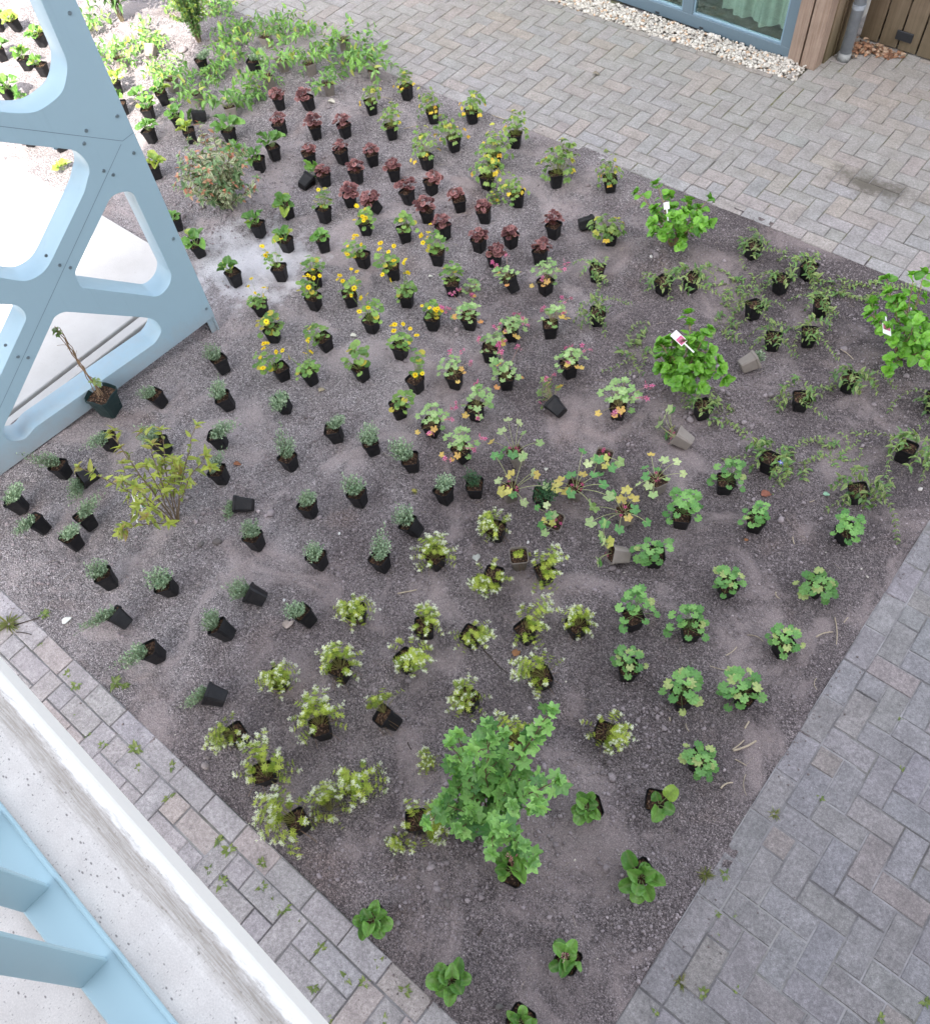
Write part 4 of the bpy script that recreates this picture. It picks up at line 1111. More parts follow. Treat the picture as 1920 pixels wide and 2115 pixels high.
variants('ge', 5, lambda r: F_geranium(r, 24, .080, .085, False, 0, .023), LEAF)
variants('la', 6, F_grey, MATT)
variants('dk', 1, lambda r: F_grey(r, 30, .05, .036, True), LEAF)
variants('dk1', 1, lambda r: F_grey(r, 40, .085, .055, True), MATT)
variants('ga', 5, F_galium, LEAF)
variants('ga2', 1, lambda r: F_galium(r, 22, .08, .05, .15, True), LEAF)
variants('gt', 1, lambda r: F_galium(r, 12, .025, .03, .0), MATT)
variants('vi', 6, lambda r: F_vinca(r, 4, 8, .24, .45, False), GLOSSY)
variants('vi1', 1, lambda r: F_vinca(r, 3, 10, .22, .4, True), GLOSSY)
variants('vi2', 4, lambda r: F_vinca(r, 7, 4, .26, .5, False, .012), GLOSSY)
variants('vt', 1, lambda r: F_grey(r, 14, .03, .03), MATT)
variants('tr', 4, F_arching, GLOSSY)
variants('tr1', 2, lambda r: F_arching(r, 7, .16), GLOSSY)
variants('tr2', 4, lambda r: F_arching(r, 11, .21, True, 1.0, .02), GLOSSY)

NAMES = {'he': 'potted_heuchera', 'be': 'potted_bergenia', 'bb': 'potted_bergenia', 'yd': 'potted_daisy', 'ys': 'potted_strawberry_plant', 'gm': 'potted_geranium', 'gp': 'potted_geranium', 'gt': 'potted_seedling', 'dk': 'potted_herb', 'ge': 'potted_geranium', 'la': 'potted_herb', 'ga': 'potted_woodruff', 'vi': 'potted_periwinkle', 'vt': 'potted_seedling', 'tr': 'potted_climber', 'tb': 'potted_herb', 'ep': 'flower_pot'}
# code, x, y, scale, turn, tilt direction, tilt, pot, variant, label
PLANTS = [
('he',-5.630,2.681,0.97,0.85,-3.05,0,'b','he','burgundy leafy plant in black pot, leftmost of its kind in the photo','burgundy potted plants'),
('he',-5.425,2.801,0.95,0.02,-2.16,6,'b','he',"burgundy leafy plant in black pot, second of its kind from the photo's top",'burgundy potted plants'),
('he',-5.395,2.466,0.97,0.37,-2.17,6,'b','he',"burgundy leafy plant in black pot, second of its kind from the photo's left",'burgundy potted plants'),
('he',-5.156,2.591,1.00,1.00,2.28,3,'b','he',"burgundy leafy plant in black pot, fifth of its kind from the photo's left",'burgundy potted plants'),
('he',-4.971,2.720,1.02,1.36,-2.89,0,'b','he',"burgundy leafy plant in black pot, fourth of its kind from the photo's top",'burgundy potted plants'),
('he',-4.964,2.335,0.95,1.19,-3.13,2,'b','he',"burgundy leafy plant in black pot, fourth of its kind from the photo's left",'burgundy potted plants'),
('he',-4.775,2.485,0.98,0.05,-2.70,5,'b','he',"burgundy leafy plant in black pot, sixth of its kind from the photo's top",'burgundy potted plants'),
('he',-4.581,2.593,1.05,1.12,-1.81,0,'b','he',"burgundy leafy plant in black pot, seventh of its kind from the photo's top",'burgundy potted plants'),
('he',-4.697,2.215,0.99,1.26,-1.99,0,'b','he',"burgundy leafy plant in black pot, sixth of its kind from the photo's left",'burgundy potted plants'),
('he',-4.531,2.375,0.95,0.21,2.37,5,'b','he',"burgundy leafy plant in black pot, tenth of its kind from the photo's left",'burgundy potted plants'),
('he',-4.336,2.563,1.06,0.68,2.91,1,'b','he',"burgundy leafy plant in black pot, ninth of its kind from the photo's top",'burgundy potted plants'),
('he',-4.383,2.157,0.99,0.55,-3.14,1,'b','he',"burgundy leafy plant in black pot, ninth of its kind from the photo's left",'burgundy potted plants'),
('he',-4.178,2.212,1.01,1.42,-2.02,30,'b','he',"burgundy leafy plant in black pot, ninth of its kind from the photo's bottom",'burgundy potted plants'),
('he',-4.067,2.416,1.02,1.46,-2.87,9,'b','he',"burgundy leafy plant in black pot, eleventh of its kind from the photo's right",'burgundy potted plants'),
('he',-4.007,2.586,0.96,1.35,-1.68,0,'b','he',"burgundy leafy plant in black pot, ninth of its kind from the photo's right",'burgundy potted plants'),
('he',-3.730,2.559,1.05,0.89,-2.21,3,'b','he',"burgundy leafy plant in black pot, seventh of its kind from the photo's right",'burgundy potted plants'),
('he',-3.828,2.335,1.01,0.45,2.04,1,'b','he',"burgundy leafy plant in black pot, seventh of its kind from the photo's bottom",'burgundy potted plants'),
('he',-3.626,2.270,1.04,1.55,2.70,8,'b','he',"burgundy leafy plant in black pot, fifth of its kind from the photo's bottom",'burgundy potted plants'),
('he',-3.502,2.553,0.96,0.46,-2.47,6,'b','he',"burgundy leafy plant in black pot, fifth of its kind from the photo's right",'burgundy potted plants'),
('he',-3.349,2.299,1.04,0.07,-2.67,2,'b','he',"burgundy leafy plant in black pot, third of its kind from the photo's bottom",'burgundy potted plants'),
('he',-3.204,2.449,0.98,1.38,-1.68,2,'b','he',"burgundy leafy plant in black pot, third of its kind from the photo's right",'burgundy potted plants'),
('he',-3.030,2.686,1.00,1.57,-3.13,3,'b','he','burgundy leafy plant in black pot, rightmost of its kind in the photo','burgundy potted plants'),
('he',-3.176,2.242,0.94,0.31,2.68,4,'b','he','burgundy leafy plant in black pot, lowest of its kind in the photo','burgundy potted plants'),
('he',-2.948,2.426,1.01,0.25,2.45,9,'b','he',"burgundy leafy plant in black pot, second of its kind from the photo's bottom",'burgundy potted plants'),
('be',-6.993,2.125,1.06,1.41,2.76,5,'b','be3',"yellowish bergenia in black pot, second of its kind from the photo's left",'far bergenias'),
('be',-6.695,1.955,1.00,0.82,3.09,1,'b','be',"round leaved bergenia in black pot, eighth of its kind from the photo's top",'far bergenias'),
('be',-6.744,2.160,1.01,1.48,0.00,0,'n','be',"round leaved bergenia, second of its kind from the photo's right",'far bergenias'),
('be',-6.451,2.031,1.00,0.68,-2.70,0,'b','be',"round leaved bergenia in black pot, ninth of its kind from the photo's top",'far bergenias'),
('be',-6.207,1.849,0.97,0.47,3.07,7,'b','be',"round leaved bergenia in black pot, eleventh of its kind from the photo's left",'far bergenias'),
('be',-6.139,2.083,0.94,0.65,3.14,2,'b','be',"round leaved bergenia in black pot, tenth of its kind from the photo's right",'far bergenias'),
('be',-5.929,2.019,0.94,0.97,-3.01,2,'b','be3','yellowish bergenia in black pot, rightmost of its kind in the photo','far bergenias'),
('be',-5.831,1.582,1.00,1.07,2.72,2,'b','be3','yellowish bergenia in black pot, lowest of its kind in the photo','far bergenias'),
('be',-6.529,2.242,0.82,1.16,-2.87,4,'b','be',"round leaved bergenia in black pot, seventh of its kind from the photo's top",'far bergenias'),
('be',-5.675,2.192,1.21,0.39,2.85,3,'b','be',"round leaved bergenia in black pot, eighth of its kind from the photo's right",'far bergenias'),
('be',-5.513,2.091,0.71,0.50,0.00,0,'n','be','round leaved bergenia, rightmost of its kind in the photo','far bergenias'),
('be',-5.214,2.065,0.98,0.49,2.57,0,'b','be',"round leaved bergenia in black pot, fifth of its kind from the photo's right",'far bergenias'),
('be',-5.214,2.216,1.08,1.21,2.07,6,'b','be',"round leaved bergenia in black pot, fourth of its kind from the photo's right",'far bergenias'),
('be',-4.674,1.825,1.01,1.15,-2.33,2,'b','be',"round leaved bergenia in black pot, second of its kind from the photo's right",'far bergenias'),
('be',-4.709,1.579,0.97,0.29,2.84,5,'b','be',"round leaved bergenia in black pot, fifth of its kind from the photo's bottom",'far bergenias'),
('be',-4.427,1.576,1.02,0.16,-2.20,2,'b','be',"round leaved bergenia in black pot, third of its kind from the photo's right",'far bergenias'),
('be',-4.472,1.138,0.99,1.34,2.36,5,'b','be','round leaved bergenia in black pot, lowest of its kind in the photo','far bergenias'),
('be',-4.215,1.713,0.69,1.02,2.41,5,'b','be','round leaved bergenia in black pot, rightmost of its kind in the photo','far bergenias'),
('be',-5.261,1.294,0.67,0.83,2.44,1,'b','be',"round leaved bergenia in black pot, sixth of its kind from the photo's bottom",'far bergenias'),
('be',-4.905,1.198,1.04,1.32,-2.31,4,'b','be',"round leaved bergenia in black pot, second of its kind from the photo's bottom",'far bergenias'),
('be',-8.287,1.880,1.02,1.27,2.76,5,'b','be',"round leaved bergenia in black pot, second of its kind from the photo's left",'far bergenias'),
('be',-7.956,1.915,0.96,0.46,2.75,4,'b','be',"round leaved bergenia in black pot, fourth of its kind from the photo's left",'far bergenias'),
('be',-8.181,2.223,0.99,0.66,2.83,1,'b','be',"round leaved bergenia in black pot, second of its kind from the photo's top",'far bergenias'),
('be',-8.542,2.230,1.05,0.24,-1.87,10,'b','be3','yellowish bergenia in black pot, leftmost of its kind in the photo','far bergenias'),
('be',-8.730,2.153,1.06,0.68,-1.49,3,'b','be','round leaved bergenia in black pot, leftmost of its kind in the photo','far bergenias'),
('be',-7.732,1.566,1.16,0.35,-2.90,3,'b','be',"round leaved bergenia in black pot, third of its kind from the photo's left",'far bergenias'),
('be',-7.648,1.624,0.60,0.45,0.00,0,'n','be','round leaved bergenia, leftmost of its kind in the photo','far bergenias'),
('be',-7.752,1.942,0.78,0.36,2.32,0,'b','be',"round leaved bergenia in black pot, fifth of its kind from the photo's top",'far bergenias'),
('be',-7.000,1.280,1.01,0.45,-1.81,3,'b','be',"round leaved bergenia in black pot, fifth of its kind from the photo's left",'far bergenias'),
('be',-6.718,1.368,1.02,1.45,-1.85,2,'b','be',"round leaved bergenia in black pot, eighth of its kind from the photo's left",'far bergenias'),
('be',-6.468,1.217,0.73,0.91,0.00,0,'n','be3','round leaved bergenia, lowest of its kind in the photo','far bergenias'),
('be',-6.080,2.238,0.56,1.17,-2.28,85,'b','be','round leaved bergenia in toppled black pot, leftmost of its kind in the photo','far bergenias'),
('be',-4.816,2.139,1.06,0.47,1.63,80,'b','be','round leaved bergenia in toppled black pot, lowest of its kind in the photo','far bergenias'),
('bb',-0.732,-0.222,1.12,0.82,-2.86,0,'b','bb','glossy bergenia in black pot, topmost of its kind in the photo','front bergenias'),
('bb',-0.527,-0.021,0.98,0.40,-2.18,7,'b','bb9','bergenia with few large leaves, one yellowish, in black pot','front bergenias'),
('bb',-0.426,-0.304,1.30,1.23,-3.07,2,'b','bb','glossy bergenia in black pot, rightmost of its kind in the photo','front bergenias'),
('bb',-0.821,-0.629,1.40,0.27,-2.36,5,'b','bb8','bergenia with pink flower in black pot, leftmost of its kind in the photo','front bergenias'),
('bb',-1.162,-1.102,1.21,1.27,-2.77,3,'b','bb','glossy bergenia in black pot, leftmost of its kind in the photo','front bergenias'),
('bb',-0.473,-0.748,0.99,0.08,2.46,3,'b','bb8','bergenia with pink flower in black pot, lowest of its kind in the photo','front bergenias'),
('bb',-0.795,-1.087,1.22,0.83,-2.40,0,'b','bb',"glossy bergenia in black pot, second of its kind from the photo's bottom",'front bergenias'),
('bb',-0.493,-1.024,0.94,0.09,2.02,5,'b','bb','glossy bergenia in black pot, lowest of its kind in the photo','front bergenias'),
('yd',-4.425,1.935,0.95,0.11,2.15,9,'b','yd2','yellow leaved daisy plant in black pot, rightmost of its kind in the photo','potted daisies'),
('yd',-4.102,2.011,1.00,0.50,2.55,2,'b','yd','yellow daisy in black pot, topmost of its kind in the photo','potted daisies'),
('yd',-3.832,2.100,0.98,1.02,2.30,1,'b','yd3','daisy plant without flowers in black pot, topmost of its kind in the photo','potted daisies'),
('yd',-3.894,1.760,0.98,0.19,3.09,2,'b','yd',"yellow daisy in black pot, third of its kind from the photo's top",'potted daisies'),
('yd',-4.250,1.348,1.03,0.60,2.72,5,'b','yd',"yellow daisy in black pot, second of its kind from the photo's left",'potted daisies'),
('yd',-4.016,1.430,1.01,1.23,2.72,4,'b','yd3','daisy plant without flowers in black pot, leftmost of its kind in the photo','potted daisies'),
('yd',-3.717,1.448,1.04,0.98,2.96,0,'b','yd',"yellow daisy in black pot, sixth of its kind from the photo's left",'potted daisies'),
('yd',-3.641,1.781,1.02,0.66,-2.75,4,'b','yd',"yellow daisy in black pot, fourth of its kind from the photo's top",'potted daisies'),
('yd',-3.412,1.646,1.00,0.38,2.05,0,'b','yd',"yellow daisy in black pot, third of its kind from the photo's right",'potted daisies'),
('yd',-4.126,1.054,0.99,0.67,-2.02,2,'b','yd','yellow daisy in black pot, leftmost of its kind in the photo','potted daisies'),
('yd',-3.888,0.932,1.05,0.59,2.52,7,'b','yd2','yellow leaved daisy plant in black pot, lowest of its kind in the photo','potted daisies'),
('yd',-3.889,1.294,1.00,0.19,-2.29,0,'b','yd',"yellow daisy in black pot, fifth of its kind from the photo's left",'potted daisies'),
('yd',-3.574,1.075,1.17,1.39,-2.59,4,'b','yd3',"daisy plant without flowers in black pot, second of its kind from the photo's left",'potted daisies'),
('yd',-3.437,1.347,1.01,0.16,-3.07,0,'b','yd',"yellow daisy in black pot, fourth of its kind from the photo's bottom",'potted daisies'),
('yd',-3.139,1.281,0.94,0.23,2.09,3,'b','yd',"yellow daisy in black pot, third of its kind from the photo's bottom",'potted daisies'),
('yd',-3.622,0.745,0.95,1.38,2.35,2,'b','yd',"yellow daisy in black pot, second of its kind from the photo's bottom",'potted daisies'),
('yd',-3.447,0.821,0.94,1.32,-2.78,7,'b','yd','yellow daisy in black pot, lowest of its kind in the photo','potted daisies'),
('yd',-3.207,1.016,1.14,1.50,-3.08,7,'b','yd3',"daisy plant without flowers in black pot, second of its kind from the photo's bottom",'potted daisies'),
('yd',-2.890,1.140,1.04,0.06,-2.65,3,'b','yd4','long stemmed daisy plant in black pot','potted daisies'),
('yd',-2.844,0.934,0.95,1.18,-1.86,0,'b','yd3','daisy plant without flowers in black pot, lowest of its kind in the photo','potted daisies'),
('yd',-3.498,2.051,0.95,0.51,2.37,0,'b','yd','yellow daisy in black pot, rightmost of its kind in the photo','potted daisies'),
('yd',-3.143,1.585,0.96,0.39,-3.00,1,'b','yd',"yellow daisy in black pot, second of its kind from the photo's right",'potted daisies'),
('yd',-3.246,1.897,1.03,0.62,2.58,1,'b','yd3','daisy plant without flowers in black pot, rightmost of its kind in the photo','potted daisies'),
('ys',-4.890,3.336,0.99,0.13,2.85,5,'b','ys','yellow-green plant in black pot, topmost of its kind in the photo','yellow-green plants'),
('ys',-4.520,3.214,1.06,0.65,-2.83,3,'b','ys',"yellow-green plant in black pot, fourth of its kind from the photo's top",'yellow-green plants'),
('ys',-4.291,3.388,1.03,1.06,2.87,1,'b','ys',"yellow-green plant in black pot, third of its kind from the photo's top",'yellow-green plants'),
('ys',-4.670,2.904,1.00,1.01,2.14,4,'b','ys',"yellow-green plant in black pot, second of its kind from the photo's left",'yellow-green plants'),
('ys',-4.209,2.775,1.03,1.44,2.92,2,'b','ys',"yellow-green plant in black pot, fourth of its kind from the photo's left",'yellow-green plants'),
('ys',-4.173,3.035,1.09,1.13,2.28,4,'b','ys',"yellow-green plant in black pot, sixth of its kind from the photo's left",'yellow-green plants'),
('ys',-3.835,3.324,1.11,0.49,2.30,5,'b','ys',"yellow-green plant in black pot, fifth of its kind from the photo's right",'yellow-green plants'),
('ys',-3.826,3.059,1.18,1.50,2.65,2,'b','ys',"yellow-green plant in black pot, sixth of its kind from the photo's right",'yellow-green plants'),
('ys',-3.319,3.106,1.41,0.92,2.34,7,'b','ys',"yellow-green plant in black pot, third of its kind from the photo's right",'yellow-green plants'),
('ys',-3.707,2.834,1.21,0.04,2.21,0,'b','ys',"yellow-green plant in black pot, fourth of its kind from the photo's bottom",'yellow-green plants'),
('ys',-3.422,2.811,0.98,0.51,-2.45,3,'b','ys',"yellow-green plant in black pot, second of its kind from the photo's bottom",'yellow-green plants'),
('ys',-3.576,2.740,0.57,1.56,0.00,0,'n','ys','small yellow-green plant on bare soil','yellow-green plants'),
('ys',-5.004,3.049,1.00,0.94,-2.24,0,'b','ys','yellow-green plant in black pot, leftmost of its kind in the photo','yellow-green plants'),
('ys',-2.990,3.281,1.01,0.76,-2.69,4,'b','ys','yellow-green plant in black pot, rightmost of its kind in the photo','yellow-green plants'),
('ys',-2.681,2.824,1.25,0.63,2.75,2,'b','ys','yellow-green plant in black pot, lowest of its kind in the photo','yellow-green plants'),
('ep',-2.906,2.871,0.97,0.37,0.85,88,'b','ep','empty black pot lying on its side',None),
('gm',-2.925,2.118,1.03,1.06,-3.00,25,'b','gm','pale geranium in black pot, topmost of its kind in the photo','pale geraniums'),
('gm',-2.763,2.229,1.06,1.34,2.31,0,'b','gm',"pale geranium in black pot, second of its kind from the photo's top",'pale geraniums'),
('gm',-2.954,1.717,1.06,0.41,-2.12,5,'b','gm',"pale geranium in black pot, third of its kind from the photo's top",'pale geraniums'),
('gm',-2.691,1.792,1.05,0.40,-2.10,7,'b','gm',"pale geranium in black pot, fifth of its kind from the photo's top",'pale geraniums'),
('gm',-2.514,1.934,1.12,0.66,2.00,3,'b','gm',"pale geranium in black pot, third of its kind from the photo's right",'pale geraniums'),
('gm',-2.691,1.578,1.04,0.46,2.60,2,'b','gm',"pale geranium in black pot, sixth of its kind from the photo's left",'pale geraniums'),
('gm',-2.236,1.742,1.11,1.06,2.75,6,'b','gm',"pale geranium in black pot, second of its kind from the photo's right",'pale geraniums'),
('gm',-2.731,1.302,1.00,0.33,-3.08,3,'b','gm',"pale geranium in black pot, second of its kind from the photo's left",'pale geraniums'),
('gm',-2.478,1.464,1.05,0.61,2.41,2,'b','gm',"pale geranium in black pot, fifth of its kind from the photo's bottom",'pale geraniums'),
('gm',-2.602,0.945,1.02,0.18,-2.04,3,'b','gm','pale geranium in black pot, leftmost of its kind in the photo','pale geraniums'),
('gm',-2.482,1.189,1.05,0.15,-2.44,6,'b','gm',"pale geranium in black pot, fourth of its kind from the photo's bottom",'pale geraniums'),
('gm',-1.836,1.641,1.13,0.46,-2.79,2,'b','gm','pale geranium in black pot, rightmost of its kind in the photo','pale geraniums'),
('gm',-2.356,0.907,1.02,1.27,-1.80,3,'b','gm','pale geranium in black pot, lowest of its kind in the photo','pale geraniums'),
('gm',-3.154,1.941,0.82,0.84,0.00,0,'n','gm','pale geranium clump behind a black pot','pale geraniums'),
('gm',-2.133,1.473,0.95,0.78,2.94,80,'b','gm','pale geranium in toppled black pot','pale geraniums'),
('gp',-2.100,1.072,0.98,1.13,-2.76,8,'t','gp','leggy geranium in taupe pot, topmost of its kind in the photo','taupe pot geraniums'),
('gp',-1.713,1.316,1.01,0.29,2.15,0,'t','gp1',"leggy geranium in taupe pot, second of its kind from the photo's top",'taupe pot geraniums'),
('gp',-1.998,0.869,1.05,1.03,2.07,0,'t','gp','leggy geranium in taupe pot, leftmost of its kind in the photo','taupe pot geraniums'),
('gp',-1.724,1.070,1.05,0.22,-3.01,1,'t','gp',"leggy geranium in taupe pot, fourth of its kind from the photo's bottom",'taupe pot geraniums'),
('gp',-1.423,1.101,1.01,1.02,2.84,7,'t','gp',"leggy geranium in taupe pot, second of its kind from the photo's bottom",'taupe pot geraniums'),
('gp',-1.730,0.860,0.98,0.28,-0.48,30,'t','gp1','leggy geranium in taupe pot, lowest of its kind in the photo','taupe pot geraniums'),
('gp',-1.399,1.354,0.95,1.12,-2.54,3,'t','gp','leggy geranium in taupe pot, rightmost of its kind in the photo','taupe pot geraniums'),
('gp',-1.451,1.681,1.08,0.42,-2.96,70,'t','gp1','leggy geranium in toppled taupe pot, rightmost of its kind in the photo','taupe pot geraniums'),
('gp',-1.328,0.888,0.99,1.37,-2.40,70,'t','gp1','leggy geranium in toppled taupe pot, lowest of its kind in the photo','taupe pot geraniums'),
('gt',-1.704,0.560,0.95,0.79,2.37,0,'t','gt','nearly empty taupe pot with a dry brown seedling',None),
('dk',-2.162,0.778,1.03,0.56,3.12,1,'b','dk','dark green herb in black pot, leftmost of its kind in the photo',None),
('dk',-1.831,0.941,1.03,0.55,-2.19,6,'b','dk1','dark green herb in black pot, lowest of its kind in the photo',None),
('ge',-1.186,1.244,1.05,0.42,-2.41,4,'b','ge',"green geranium in black pot, second of its kind from the photo's top",'green geraniums'),
('ge',-0.881,1.437,1.03,0.29,2.08,4,'b','ge',"green geranium in black pot, third of its kind from the photo's top",'green geraniums'),
('ge',-0.499,1.643,0.99,1.17,-3.07,5,'b','ge','green geranium in black pot, rightmost of its kind in the photo','green geraniums'),
('ge',-1.177,0.974,1.05,0.63,2.15,0,'b','ge',"green geranium in black pot, third of its kind from the photo's left",'green geraniums'),
('ge',-0.808,1.036,1.00,0.89,-2.40,4,'b','ge',"green geranium in black pot, sixth of its kind from the photo's right",'green geraniums'),
('ge',-0.475,1.295,0.99,1.26,-2.08,5,'b','ge',"green geranium in black pot, second of its kind from the photo's right",'green geraniums'),
('ge',-1.124,1.561,1.05,0.60,-2.92,0,'b','ge','green geranium in black pot, topmost of its kind in the photo','green geraniums'),
('ge',-1.070,0.620,1.06,1.08,2.44,2,'b','ge',"green geranium in black pot, second of its kind from the photo's left",'green geraniums'),
('ge',-0.829,0.735,1.04,0.76,1.67,0,'b','ge',"green geranium in black pot, sixth of its kind from the photo's bottom",'green geraniums'),
('ge',-0.457,0.928,1.08,1.04,2.94,0,'b','ge',"green geranium in black pot, third of its kind from the photo's right",'green geraniums'),
('ge',-0.955,0.395,1.00,0.72,1.77,4,'b','ge','green geranium in black pot, leftmost of its kind in the photo','green geraniums'),
('ge',-0.681,0.429,1.10,1.01,2.85,6,'b','ge',"green geranium in black pot, second of its kind from the photo's bottom",'green geraniums'),
('ge',-0.470,0.609,1.16,1.51,-2.36,4,'b','ge',"green geranium in black pot, third of its kind from the photo's bottom",'green geraniums'),
('ge',-0.477,0.227,1.07,0.08,2.61,2,'b','ge','green geranium in black pot, lowest of its kind in the photo','green geraniums'),
('la',-4.072,0.167,0.97,0.12,-2.19,10,'b','la',"grey-green herb in black pot, second of its kind from the photo's top",'grey-green herbs'),
('la',-3.958,0.568,0.98,1.37,2.92,12,'b','la','grey-green herb in black pot, topmost of its kind in the photo','grey-green herbs'),
('la',-3.709,0.393,1.04,0.94,-2.58,14,'b','la',"grey-green herb in black pot, third of its kind from the photo's top",'grey-green herbs'),
('la',-3.423,0.581,1.03,0.54,-2.19,13,'b','la',"grey-green herb in black pot, fourth of its kind from the photo's top",'grey-green herbs'),
('la',-3.535,0.173,1.04,0.69,-2.92,12,'b','la',"grey-green herb in black pot, sixth of its kind from the photo's top",'grey-green herbs'),
('la',-3.118,0.312,0.95,0.07,3.00,5,'b','la',"grey-green herb in black pot, tenth of its kind from the photo's top",'grey-green herbs'),
('la',-3.027,0.604,0.96,0.78,-2.86,12,'b','la',"grey-green herb in black pot, fifth of its kind from the photo's top",'grey-green herbs'),
('la',-2.800,0.659,0.99,1.02,-2.97,7,'b','la',"grey-green herb in black pot, fifth of its kind from the photo's right",'grey-green herbs'),
('la',-2.541,0.703,1.03,0.63,-2.26,6,'b','la',"grey-green herb in black pot, third of its kind from the photo's right",'grey-green herbs'),
('la',-3.343,0.008,1.03,0.58,-2.84,8,'b','la',"grey-green herb in black pot, thirteenth of its kind from the photo's top",'grey-green herbs'),
('la',-2.795,0.148,1.01,0.35,3.02,4,'b','la',"grey-green herb in black pot, ninth of its kind from the photo's right",'grey-green herbs'),
('la',-2.618,0.356,1.03,0.23,2.98,9,'b','la',"grey-green herb in black pot, sixth of its kind from the photo's right",'grey-green herbs'),
('la',-2.879,-0.166,0.97,0.27,3.00,8,'b','la',"grey-green herb in black pot, ninth of its kind from the photo's bottom",'grey-green herbs'),
('la',-2.529,-0.046,0.94,0.17,-2.88,6,'b','la',"grey-green herb in black pot, eighth of its kind from the photo's bottom",'grey-green herbs'),
('la',-2.254,0.138,0.95,0.04,-3.00,9,'b','la',"grey-green herb in black pot, fourth of its kind from the photo's right",'grey-green herbs'),
('la',-2.242,0.398,1.02,0.08,-2.70,30,'b','la',"grey-green herb in black pot, second of its kind from the photo's right",'grey-green herbs'),
('la',-2.606,-0.612,0.99,0.62,-2.84,35,'b','la',"grey-green herb in black pot, second of its kind from the photo's bottom",'grey-green herbs'),
('la',-2.344,-0.312,0.94,1.52,-2.85,20,'b','la',"grey-green herb in black pot, fourth of its kind from the photo's bottom",'grey-green herbs'),
('la',-2.259,0.646,0.97,0.15,2.91,9,'b','la','grey-green herb in black pot, rightmost of its kind in the photo','grey-green herbs'),
('la',-4.055,-0.222,1.01,0.54,2.91,5,'b','la',"grey-green herb in black pot, sixth of its kind from the photo's left",'grey-green herbs'),
('la',-3.763,-0.054,1.03,0.43,-2.93,13,'b','la',"grey-green herb in black pot, ninth of its kind from the photo's top",'grey-green herbs'),
('la',-4.127,-0.509,1.05,0.47,-3.14,7,'b','la',"grey-green herb in black pot, third of its kind from the photo's left",'grey-green herbs'),
('la',-4.123,-0.800,1.04,0.99,-2.85,20,'b','la','grey-green herb in black pot, leftmost of its kind in the photo','grey-green herbs'),
('la',-3.905,-0.809,0.98,0.15,-2.85,18,'b','la',"grey-green herb in black pot, second of its kind from the photo's left",'grey-green herbs'),
('la',-3.728,-0.636,1.02,1.52,2.89,11,'b','la',"grey-green herb in black pot, fifth of its kind from the photo's left",'grey-green herbs'),
('la',-3.692,-0.760,0.94,0.14,2.93,6,'b','la',"grey-green herb in black pot, fourth of its kind from the photo's left",'grey-green herbs'),
('la',-3.324,-0.796,0.95,1.03,3.10,14,'b','la',"grey-green herb in black pot, sixth of its kind from the photo's bottom",'grey-green herbs'),
('la',-3.041,-0.623,1.06,0.75,-2.23,13,'b','la',"grey-green herb in black pot, fifth of its kind from the photo's bottom",'grey-green herbs'),
('la',-3.078,-0.891,1.05,0.05,-2.98,40,'b','la',"grey-green herb in black pot, third of its kind from the photo's bottom",'grey-green herbs'),
('la',-2.812,-0.903,0.98,0.95,-2.66,20,'b','la','grey-green herb in black pot, lowest of its kind in the photo','grey-green herbs'),
('la',-3.107,-0.041,1.05,0.14,-2.51,85,'b','la',"grey-green herb in toppled black pot, second of its kind from the photo's right",'grey-green herbs'),
('la',-2.646,-0.389,0.98,1.33,-2.77,60,'b','la','grey-green herb in toppled black pot, rightmost of its kind in the photo','grey-green herbs'),
('la',-2.419,-0.872,0.95,0.61,-2.66,65,'b','la','grey-green herb in toppled black pot, lowest of its kind in the photo','grey-green herbs'),
('la',-3.982,-0.439,0.98,1.07,-1.69,80,'b','la','grey-green herb in toppled black pot, leftmost of its kind in the photo','grey-green herbs'),
('ga',-1.901,0.633,1.05,0.27,-2.23,3,'b','ga','white flowered woodruff in black pot, topmost of its kind in the photo','woodruffs'),
('ga',-2.039,0.309,1.11,1.45,2.70,0,'b','ga',"white flowered woodruff in black pot, second of its kind from the photo's top",'woodruffs'),
('ga',-1.741,0.406,1.14,0.36,2.44,4,'b','ga',"white flowered woodruff in black pot, fourth of its kind from the photo's top",'woodruffs'),
('ga',-1.549,0.568,0.96,1.13,-2.95,0,'b','ga',"white flowered woodruff in black pot, third of its kind from the photo's right",'woodruffs'),
('ga',-2.163,-0.147,1.03,0.61,-2.61,1,'b','ga',"white flowered woodruff in black pot, fifth of its kind from the photo's top",'woodruffs'),
('ga',-1.837,-0.008,0.94,0.73,-2.47,3,'b','ga',"white flowered woodruff in black pot, seventh of its kind from the photo's top",'woodruffs'),
('ga',-1.626,0.090,1.02,0.15,-2.81,3,'b','ga',"white flowered woodruff in black pot, ninth of its kind from the photo's right",'woodruffs'),
('ga',-1.433,0.267,1.05,1.37,2.91,9,'b','ga',"white flowered woodruff in black pot, fifth of its kind from the photo's right",'woodruffs'),
('ga',-1.264,0.432,1.05,1.15,1.89,2,'b','ga',"white flowered woodruff in black pot, second of its kind from the photo's right",'woodruffs'),
('ga',-1.794,-0.200,1.09,1.50,2.07,5,'b','ga',"white flowered woodruff in black pot, eighth of its kind from the photo's left",'woodruffs'),
('ga',-2.009,-0.424,1.11,0.17,2.47,7,'b','ga',"white flowered woodruff in black pot, sixth of its kind from the photo's left",'woodruffs'),
('ga',-2.223,-0.630,1.14,0.24,-2.78,5,'b','ga',"white flowered woodruff in black pot, third of its kind from the photo's left",'woodruffs'),
('ga',-1.649,-0.441,1.01,0.02,-2.66,35,'b','ga2','half bare woodruff in tilted black pot','woodruffs'),
